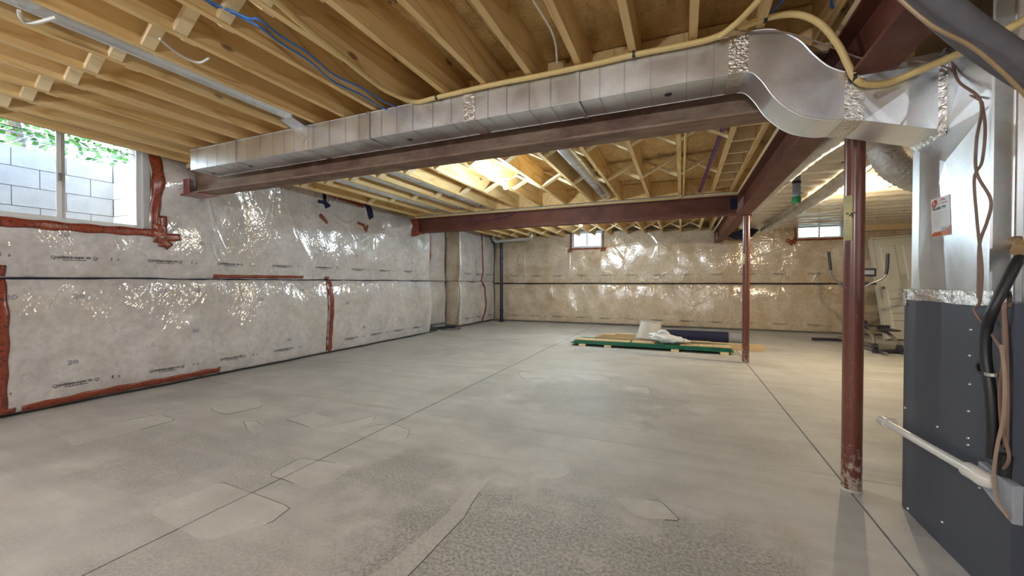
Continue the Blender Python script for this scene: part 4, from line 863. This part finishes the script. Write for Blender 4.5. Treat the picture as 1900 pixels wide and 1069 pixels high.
t = thing('corner_duct', (-4.8, 11.3, 2.55), 'galvanized pipe with elbow under the joists in the far left corner', 'duct')
obj('pipe', MB().tube([(-5.32, 11.45, 2.56), (-4.28, 11.35, 2.58)], 0.075, 16), M['galv'], t, smooth=True)
obj('elbow', MB().tube(spline([(-4.30, 11.35, 2.58), (-4.18, 11.33, 2.60), (-4.13, 11.32, 2.68), (-4.13, 11.32, 2.80)], 5), [0.078+0.004*(i % 2) for i in range(16)], 16), M['foil'], t, smooth=True)
obj('elbow', MB().tube(spline([(-5.28, 11.45, 2.56), (-5.40, 11.46, 2.58), (-5.45, 11.46, 2.68), (-5.45, 11.46, 2.80)], 5), 0.078, 16), M['galv'], t, smooth=True)
t = thing('drain_stack', (-5.29, 11.66, 0), 'dark vertical drain pipe standing in the far left corner', 'pipe')
obj('pipe', MB().tube([(-5.29, 11.66, 0.0), (-5.29, 11.66, 2.84)], 0.05, 16), M['drain'], t, smooth=True)
for z in (0.02, 0.32, 1.95): obj('coupling', MB().lathe([(0.05, 0), (0.06, 0.005), (0.06, 0.10), (0.05, 0.105)], (-5.29, 11.66, z), 16), M['drain'], t, smooth=True)
obj('floor_collar', MB().lathe([(0.0, 0.045), (0.06, 0.045), (0.11, 0.0)], (-5.29, 11.66, 0.0), 16), M['drain'], t)
# ------------------------------------------------------------------ right bay: plastic ceiling, flexible ducts
NS, NY = 90, 160; vs = []; X0, X1, Y0, Y1 = 1.30, 5.5, 3.9, 11.80
for j in range(NY+1):
    for i in range(NS+1):
        x = X0+(X1-X0)*i/NS; yv = Y0+(Y1-Y0)*j/NY
        vs.append((x, yv, 2.585-0.018*abs(math.sin(math.pi*(yv-3.9)/0.42))**0.6-0.010*mnoise.noise(Vector((x*1.5, yv*3, 1)))-0.006*mnoise.noise(Vector((x*5, yv*9, 2)))))
fs = [(j*(NS+1)+i, (j+1)*(NS+1)+i, (j+1)*(NS+1)+i+1, j*(NS+1)+i+1) for j in range(NY) for i in range(NS)]
pc = obj('ceiling_plastic', MB().add(vs, fs), M['poly_ceiling'], None, smooth=True); tag(pc, 'plastic-covered insulated ceiling right of the red beam', 'plastic sheet')
stp = MB()
for k in range(60):
    yv = 3.9+0.42*random.randint(1, 18); x = random.uniform(1.4, 5.3); stp.box(x-0.02, x+0.02, yv-0.006, yv+0.006, 2.578, 2.590)
tag(obj('staple_marks', stp, M['ink'], pc), kind='stuff')
def flexduct(name, pts, r, label, n=16, mat='flex', sq=1.0):
    P = spline(pts, 14); R = [r*(1+0.035*math.sin(i*2.2)) for i in range(len(P))]
    o = obj(name, MB().tube(P, R, n), M[mat], None, smooth=True); tag(o, label, 'duct'); return o
flexduct('flexible_duct', [(1.20, 3.05, 2.42), (1.18, 3.7, 2.43), (1.10, 4.4, 2.44), (1.062, 5.4, 2.45), (1.062, 6.6, 2.46), (1.10, 8.2, 2.47), (1.18, 9.8, 2.48)], 0.095, 'silver flexible duct running along the right side of the red beam')
flexduct('flexible_duct', [(1.62, 3.4, 2.42), (1.66, 4.5, 2.44), (1.75, 6.0, 2.45), (1.78, 7.5, 2.455), (1.78, 9.2, 2.46), (1.75, 10.8, 2.46)], 0.085, 'second silver flexible duct under the plastic ceiling pointing at the far window')
flexduct('flexible_duct', [(1.46, 4.05, 2.52), (1.42, 3.98, 2.38), (1.43, 3.95, 2.22), (1.52, 3.98, 2.10), (1.68, 4.05, 2.03), (1.9, 4.1, 2.0), (2.2, 4.15, 1.98)], 0.10, 'crinkled silver flexible duct curling down between the near post and plenum')
flexduct('flexible_duct', [(1.30, 3.12, 2.14), (1.42, 3.22, 2.20), (1.62, 3.36, 2.24), (2.0, 3.6, 2.26)], 0.085, 'short foil duct behind the near post above the curl')
t = thing('hanging_pipe', (1.225, 5.6, 2.17), 'grey pipe with green end cap hanging from the ceiling', 'pipe')
obj('pipe', MB().tube([(1.225, 5.6, 2.19), (1.225, 5.6, 2.62)], 0.043, 16), M['greypvc'], t, smooth=True)
obj('green_cap', MB().lathe([(0.0, 0.0), (0.046, 0.0), (0.046, 0.07), (0.043, 0.075)], (1.225, 5.6, 2.165), 16), M['greencap'], t, smooth=True)
obj('black_band', MB().lathe([(0.044, 0), (0.046, 0.0), (0.046, 0.03), (0.044, 0.03)], (1.225, 5.6, 2.39), 16), M['black'], t, smooth=True)
tag(obj('black_fabric', MB().add([(0.98, 10.9, 2.36), (1.5, 11.3, 2.30), (1.75, 11.5, 2.55), (1.45, 11.3, 2.58), (1.1, 11.1, 2.45), (0.98, 11.0, 2.56), (1.25, 11.55, 2.34)], [(0, 6, 4), (6, 1, 4), (1, 2, 3), (1, 3, 4), (0, 4, 5)]), M['navy'], None), 'dark loose fabric at the far end of the red beam', 'fabric').modifiers.new('t', 'SOLIDIFY').thickness = 0.01
wb_ = thing('wood_nailer', (3.9, 11.7, 2.45), 'yellow wood board on the far wall top above the leaning door', 'board')
obj('board', MB().box(3.62, 5.4, 11.72, 11.80, 2.44, 2.58), M['plank_x'], wb_)
# ------------------------------------------------------------------ bulbs
def bulb(x, y, zj, label, mat, watt, color, rad=0.035, loop=True):
    t = thing('ceiling_bulb', (x, y, zj), label, 'light bulb')
    obj('lamp_holder', MB().lathe([(0.0, 0.0), (0.06, 0.0), (0.062, -0.012), (0.05, -0.028), (0.028, -0.034), (0.026, -0.05), (0.0, -0.05)], (x, y, zj), 24), M['porcelain'], t, smooth=True)
    obj('bulb', MB().lathe([(0.013, -0.045), (0.016, -0.06), (0.030, -0.085), (0.034, -0.105), (0.029, -0.128), (0.015, -0.142), (0.0, -0.145)], (x, y, zj), 20), M[mat], t, smooth=True)
    if loop: obj('wire_loop', MB().tube(spline([(x-0.20, y+0.05, zj+0.16), (x-0.05, y, zj+0.17), (x-0.03, y, zj+0.12), (x-0.06, y, zj+0.06), (x-0.04, y, zj)], 6), 0.006, 6).tube([(x+0.11+0.055*math.cos(a), y, zj+0.06+0.055*math.sin(a)) for a in np.linspace(-1.9, 3.6, 20)], 0.006, 6), M['whitewire'], t, smooth=True)
    L = bpy.data.lights.new('bulb_light', 'POINT'); L.energy = watt; L.color = color; L.shadow_soft_size = rad
    lo = bpy.data.objects.new('bulb_light', L); COL.objects.link(lo); lo.location = (x, y, zj-0.20); lo.parent = t; lo.matrix_parent_inverse = Matrix.Translation(-Vector(t.location))
    return t
COOL = (0.74, 0.91, 1.0); NEU = (0.91, 0.955, 1.0)
bulb(-2.12, 4.80, 2.60, 'lit bare bulb on a white holder among the middle bay joists', 'bulbcool', LAMP_W*0.85, COOL)
bulb(-2.02, 8.62, 2.60, 'lit bare bulb beyond the middle beam, in front of the far window', 'bulbcool', LAMP_W*1.6, COOL)
bulb(2.19, 7.0, 2.44, 'lit bare bulb in the right bay hidden behind the near post', 'bulbwarm', LAMP_W*1.35, (1.0, 0.82, 0.54), loop=False)
bulb(-3.3, -1.5, 2.40, 'added unseen fill bulb hanging in the front bay behind the viewer, far left', 'bulbcool', LAMP_W*1.75, NEU)  # this and the bulbs below are unseen, added to fill the room with light
bulb(-0.4, -2.2, 2.40, 'added unseen fill bulb hanging in the front bay behind the viewer, middle', 'bulbcool', LAMP_W*1.75, NEU)
bulb(2.6, -1.2, 2.40, 'added unseen fill bulb hanging in the front bay right of the red beam', 'bulbcool', LAMP_W*0.35, NEU)
# ------------------------------------------------------------------ lumber pile, lampshade, bag, roll
for k, x in enumerate((-1.85, -1.36, -0.17, 0.62)):
    o = obj('wood_block', MB().box(x, x+0.13, 7.74, 8.30, 0.0, 0.045), M['brace'], None, bevel=0.003)
    tag(o, ('first', 'second', 'third', 'fourth')[k]+' small wood block from the left under the green panels', 'wood block', 'blocks under the green panels')
for k in range(3):
    o = obj('green_panel', MB().box(-2.02+0.05*k, 0.83-0.03*k, 7.76+0.012*k, 8.32, 0.047+0.022*k, 0.066+0.022*k), M['green'], None, bevel=0.002)
    tag(o, ('lowest', 'middle', 'topmost')[k]+' long green-edged panel of the pile on the floor', 'panel', 'green panels in the lumber pile')
tops = [(-1.95, -0.9, 7.80, 8.05, 'pale board on the left end of the green panels'), (-0.86, -0.45, 7.82, 8.1, 'pale board left of the plastic bag on the green panels'), (-0.02, 0.28, 7.80, 8.1, 'first pale board right of the plastic bag'), (0.29, 0.52, 7.80, 8.1, 'second pale board right of the plastic bag'), (0.53, 0.80, 7.80, 8.1, 'last pale board near the far post on the green panels')]
for x0, x1, y0, y1, lab in tops: tag(obj('pale_board', MB().box(x0, x1, y0, y1, 0.112, 0.124), M['plank_x'], None, bevel=0.002), lab, 'board', 'pale boards on the green panels')
bds = [(-1.62, -0.2, 8.16, 8.24, 0.112, 0.152, 0.02, 'wood stud lying at the back of the green panels'), (-1.2, 1.38, 8.36, 8.46, 0.0, 0.12, 0.0, 'thick timber on the floor behind the green panels'), (-1.55, -0.86, 8.18, 8.34, 0.153, 0.178, 0.03, 'weathered board stacked under the lampshade'), (-1.50, -0.84, 8.20, 8.30, 0.179, 0.202, -0.03, 'thin lath stacked high beside the lampshade'), (-1.22, -0.85, 8.20, 8.30, 0.203, 0.225, 0.02, 'short board topmost beside the lampshade'), (-0.3, 0.5, 8.2, 8.3, 0.125, 0.15, -0.02, 'wood stud behind the plastic bag')]
for x0, x1, y0, y1, z0, z1, an, lab in bds:
    c = Vector(((x0+x1)/2, (y0+y1)/2, (z0+z1)/2)); h = (x1-x0)/2
    tag(obj('lumber_board', MB().bar(c+Vector((-h, -h*an, 0)), c+Vector((h, h*an, 0)), y1-y0, z1-z0), M['plank_x'], None, bevel=0.003), lab, 'board', 'loose lumber in the pile')
ls = thing('lampshade', (-0.58, 8.345, 0.14), 'off-white drum lampshade tilted on the lumber pile', 'lampshade')
m = MB().lathe([(0.235, 0.0), (0.235, 0.004), (0.19, 0.31), (0.185, 0.31), (0.23, 0.004)], (0, 0, 0), 32); o = obj('shade', m, M['shade'], ls, smooth=True); o.matrix_parent_inverse.identity(); o.rotation_euler = (0.02, 0.10, 0); o.location = (0, 0, 0.02)
m = MB().tube([(0.188*math.cos(a), 0.188*math.sin(a), 0.31) for a in np.linspace(0, 6.283, 33)], 0.005, 6).tube([(0.235*math.cos(a), 0.235*math.sin(a), 0.003) for a in np.linspace(0, 6.283, 33)], 0.005, 6)
o = obj('rim_trim', m, M['whitewire'], ls, smooth=True); o.matrix_parent_inverse.identity(); o.rotation_euler = (0.02, 0.10, 0); o.location = (0, 0, 0.02)
bg = thing('plastic_bag', (-0.18, 7.95, 0.125), 'crumpled white plastic bag with handles on the green panels', 'bag')
vs = []; fs = []; NU, NV = 36, 16
for j in range(NV+1):
    ph = math.pi*j/NV
    for i in range(NU):
        th = 2*math.pi*i/NU; d = Vector((math.sin(ph)*math.cos(th), math.sin(ph)*math.sin(th), math.cos(ph)))
        taper = 0.078-0.035*d.x; k = 1+0.25*mnoise.noise(d*2.3)+0.16*mnoise.noise(d*5)+0.08*mnoise.noise(d*11)
        vs.append((-0.20+d.x*0.34*k, 7.96+d.y*0.14*k, 0.127+max(0.0, taper+d.z*taper*k)))
for j in range(NV):
    for i in range(NU): fs.append((j*NU+i, (j+1)*NU+i, (j+1)*NU+(i+1) % NU, j*NU+(i+1) % NU))
obj('bag_body', MB().add(vs, fs), M['bag'], bg, smooth=True)
for dy in (-0.03, 0.04):
    hl = obj('handle', MB().tube(spline([(-0.40, 7.95+dy, 0.25), (-0.40, 7.95+dy, 0.30), (-0.33, 7.95+dy, 0.345), (-0.24, 7.95+dy, 0.315), (-0.19, 7.95+dy, 0.25)], 6), [0.022]*25, 10), M['bag'], bg, smooth=True)
rl = thing('rolled_carpet', (0.3, 9.2, 0), 'dark navy roll with grey ends lying behind the lumber', 'carpet roll')
obj('navy_wrap', MB().tube([(-0.29, 9.25, 0.118), (0.0, 9.25, 0.118), (0.88, 9.25, 0.118)], 0.118, 24), M['navy'], rl, smooth=True)
obj('grey_roll', MB().tube([(-0.42, 9.25, 0.112), (1.12, 9.25, 0.112)], 0.105, 24), M['rolledgrey'], rl, smooth=True)
# ------------------------------------------------------------------ leaning door unit
dl = thing('leaning_door', (4.5, 11.2, 0), 'cream panel door in its jamb leaning against the far wall', 'door')
dm = Matrix.Translation((4.07, 11.08, 0.0)) @ Matrix.Rotation(math.radians(-13), 4, 'X') @ Matrix.Rotation(math.radians(-3), 4, 'Y')
def dobj(name, mb, mat, par=dl, bevel=0.003):
    mb.v = [tuple(dm @ Vector(p)) for p in mb.v]; return obj(name, mb, M[mat], par, bevel=bevel)
dobj('jamb', MB().box(0, 0.03, 0, 0.16, 0.02, 2.32).box(0.93, 0.96, 0, 0.16, 0.02, 2.32).box(0.03, 0.93, 0, 0.16, 2.29, 2.32), 'doorpaint')
sl = dobj('door_slab', MB().box(0.035, 0.925, 0.02, 0.06, 0.03, 2.285), 'doorpaint')
for (z0, z1) in ((1.30, 2.12), (0.18, 1.12)):
    for x0 in (0.14, 0.53):
        dobj('raised_panel', MB().add([(x0, 0.020, z0), (x0+0.29, 0.020, z0), (x0+0.29, 0.020, z1), (x0, 0.020, z1), (x0+0.035, 0.008, z0+0.035), (x0+0.255, 0.008, z0+0.035), (x0+0.255, 0.008, z1-0.035), (x0+0.035, 0.008, z1-0.035)], [(0,1,5,4),(1,2,6,5),(2,3,7,6),(3,0,4,7),(4,5,6,7)]), 'doorpaint', sl, 0)
dobj('knob_hole', MB().lathe([(0, 0), (0.032, 0), (0.032, -0.004), (0, -0.004)], (0.10, 0.019, 1.16), 16, 'Y'), 'ellgrey', sl, 0)
for z in (0.42, 0.58, 0.74, 0.9): dobj('louvre_line', MB().box(0.16, 0.60, 0.002, 0.009, z, z+0.008), 'ellgrey', sl, 0)
# ------------------------------------------------------------------ elliptical trainer
el = thing('elliptical_trainer', (3.1, 9.6, 0), 'grey and black elliptical trainer behind the near post', 'exercise machine')
def E(u, v, yv): return at(u, v, 1, yv)
fb = [(2.55, 10.45, 0.06), (3.05, 10.55, 0.06)]
obj('front_foot_bar', MB().tube([(2.55, 10.30, 0.05), (3.45, 10.42, 0.05)], 0.032, 12), M['ell'], el, smooth=True)
obj('rear_foot_bar', MB().tube([(3.10, 8.95, 0.04), (3.75, 9.15, 0.04)], 0.032, 12), M['ell'], el, smooth=True)
obj('spine', MB().bar((3.02, 10.3, 0.10), (3.45, 9.05, 0.07), 0.07, 0.06), M['ellgrey'], el, bevel=0.006)
obj('mast', MB().tube(spline([(3.12, 10.2, 0.10), (3.20, 10.05, 0.6), (3.16, 9.95, 1.1), (3.14, 9.88, 1.36)], 6), 0.035, 12), M['ellgrey'], el, smooth=True)
c = obj('console', MB().box(3.14, 3.44, 9.80, 9.90, 1.36, 1.52), M['ell'], el, bevel=0.015); obj('screen', MB().box(3.20, 3.40, 9.792, 9.799, 1.40, 1.48), M['greyplastic'], c)
obj('fixed_handle', MB().tube(spline([(3.02, 9.88, 1.22), (3.28, 9.80, 1.24), (3.42, 9.74, 1.21)], 5), 0.02, 10), M['ell'], el, smooth=True)
hr = [(3.16, 9.78, 0.45), (3.18, 9.74, 0.85), (3.17, 9.70, 1.08), (3.28, 9.64, 1.22), (3.45, 9.58, 1.32), (3.50, 9.56, 1.46), (3.51, 9.55, 1.78)]
hl_ = [(3.04, 9.98, 0.45), (3.06, 9.95, 0.85), (2.96, 9.92, 1.14), (2.84, 9.88, 1.27), (2.74, 9.85, 1.40), (2.73, 9.84, 1.55), (2.69, 9.82, 1.86)]
for h in (hr, hl_):
    P = spline(h, 6); o = obj('swing_arm', MB().tube(P, 0.018, 10), M['chrome'], el, smooth=True); obj('grip', MB().tube(P[-9:], 0.026, 10), M['ell'], o, smooth=True)
obj('flywheel_cover', MB().lathe([(0.0, -0.07), (0.16, -0.07), (0.23, -0.04), (0.23, 0.04), (0.16, 0.07), (0.0, 0.07)], (3.18, 10.0, 0.36), 28, 'X'), M['ell'], el, smooth=True)
for (sx_, yy, zz) in ((3.48, 9.45, 0.37), (3.16, 9.5, 0.44)):
    p = obj('pedal', MB().box(sx_-0.10, sx_+0.10, yy-0.26, yy+0.16, zz, zz+0.03).box(sx_-0.10, sx_+0.10, yy+0.15, yy+0.17, zz, zz+0.08), M['ell'], el, bevel=0.012)
    obj('pedal_arm', MB().tube(spline([(sx_, yy+0.45, zz-0.04), (sx_, yy, zz-0.05), (sx_, yy-0.35, zz-0.16), (sx_, yy-0.45, 0.06)], 6), 0.028, 10), M['ellgrey'], el, smooth=True)
    obj('roller_wheel', MB().lathe([(0, -0.03), (0.06, -0.03), (0.06, 0.03), (0, 0.03)], (sx_, yy-0.46, 0.105), 18, 'X'), M['ell'], el, smooth=True)
    obj('track_rail', MB().bar((sx_, yy+0.1, 0.035), (sx_+0.05, yy-0.75, 0.035), 0.05, 0.03), M['chrome'], el)
# dark scrap in the niche
vs = []
tag(obj('pipe_scrap', MB().tube(spline([(-5.95, 8.35, 0.05), (-5.85, 8.55, 0.07), (-5.9, 8.9, 0.05), (-5.8, 9.3, 0.04), (-5.75, 9.55, 0.035)], 6), 0.035, 10).tube(spline([(-5.80, 8.34, 0.11), (-5.72, 8.45, 0.10), (-5.75, 8.62, 0.06)], 5), 0.05, 10), M['drain'], None, smooth=True), 'dark blue scrap hose lying in the wall niche', 'hose')
cable('dark_cable', [(-5.75, 8.9, 0.012), (-5.5, 9.1, 0.012), (-5.45, 9.35, 0.012), (-5.6, 9.5, 0.012), (-5.7, 9.3, 0.012)], 0.008, 'black', 'loose dark wire on the floor by the niche', 'wire', 6)
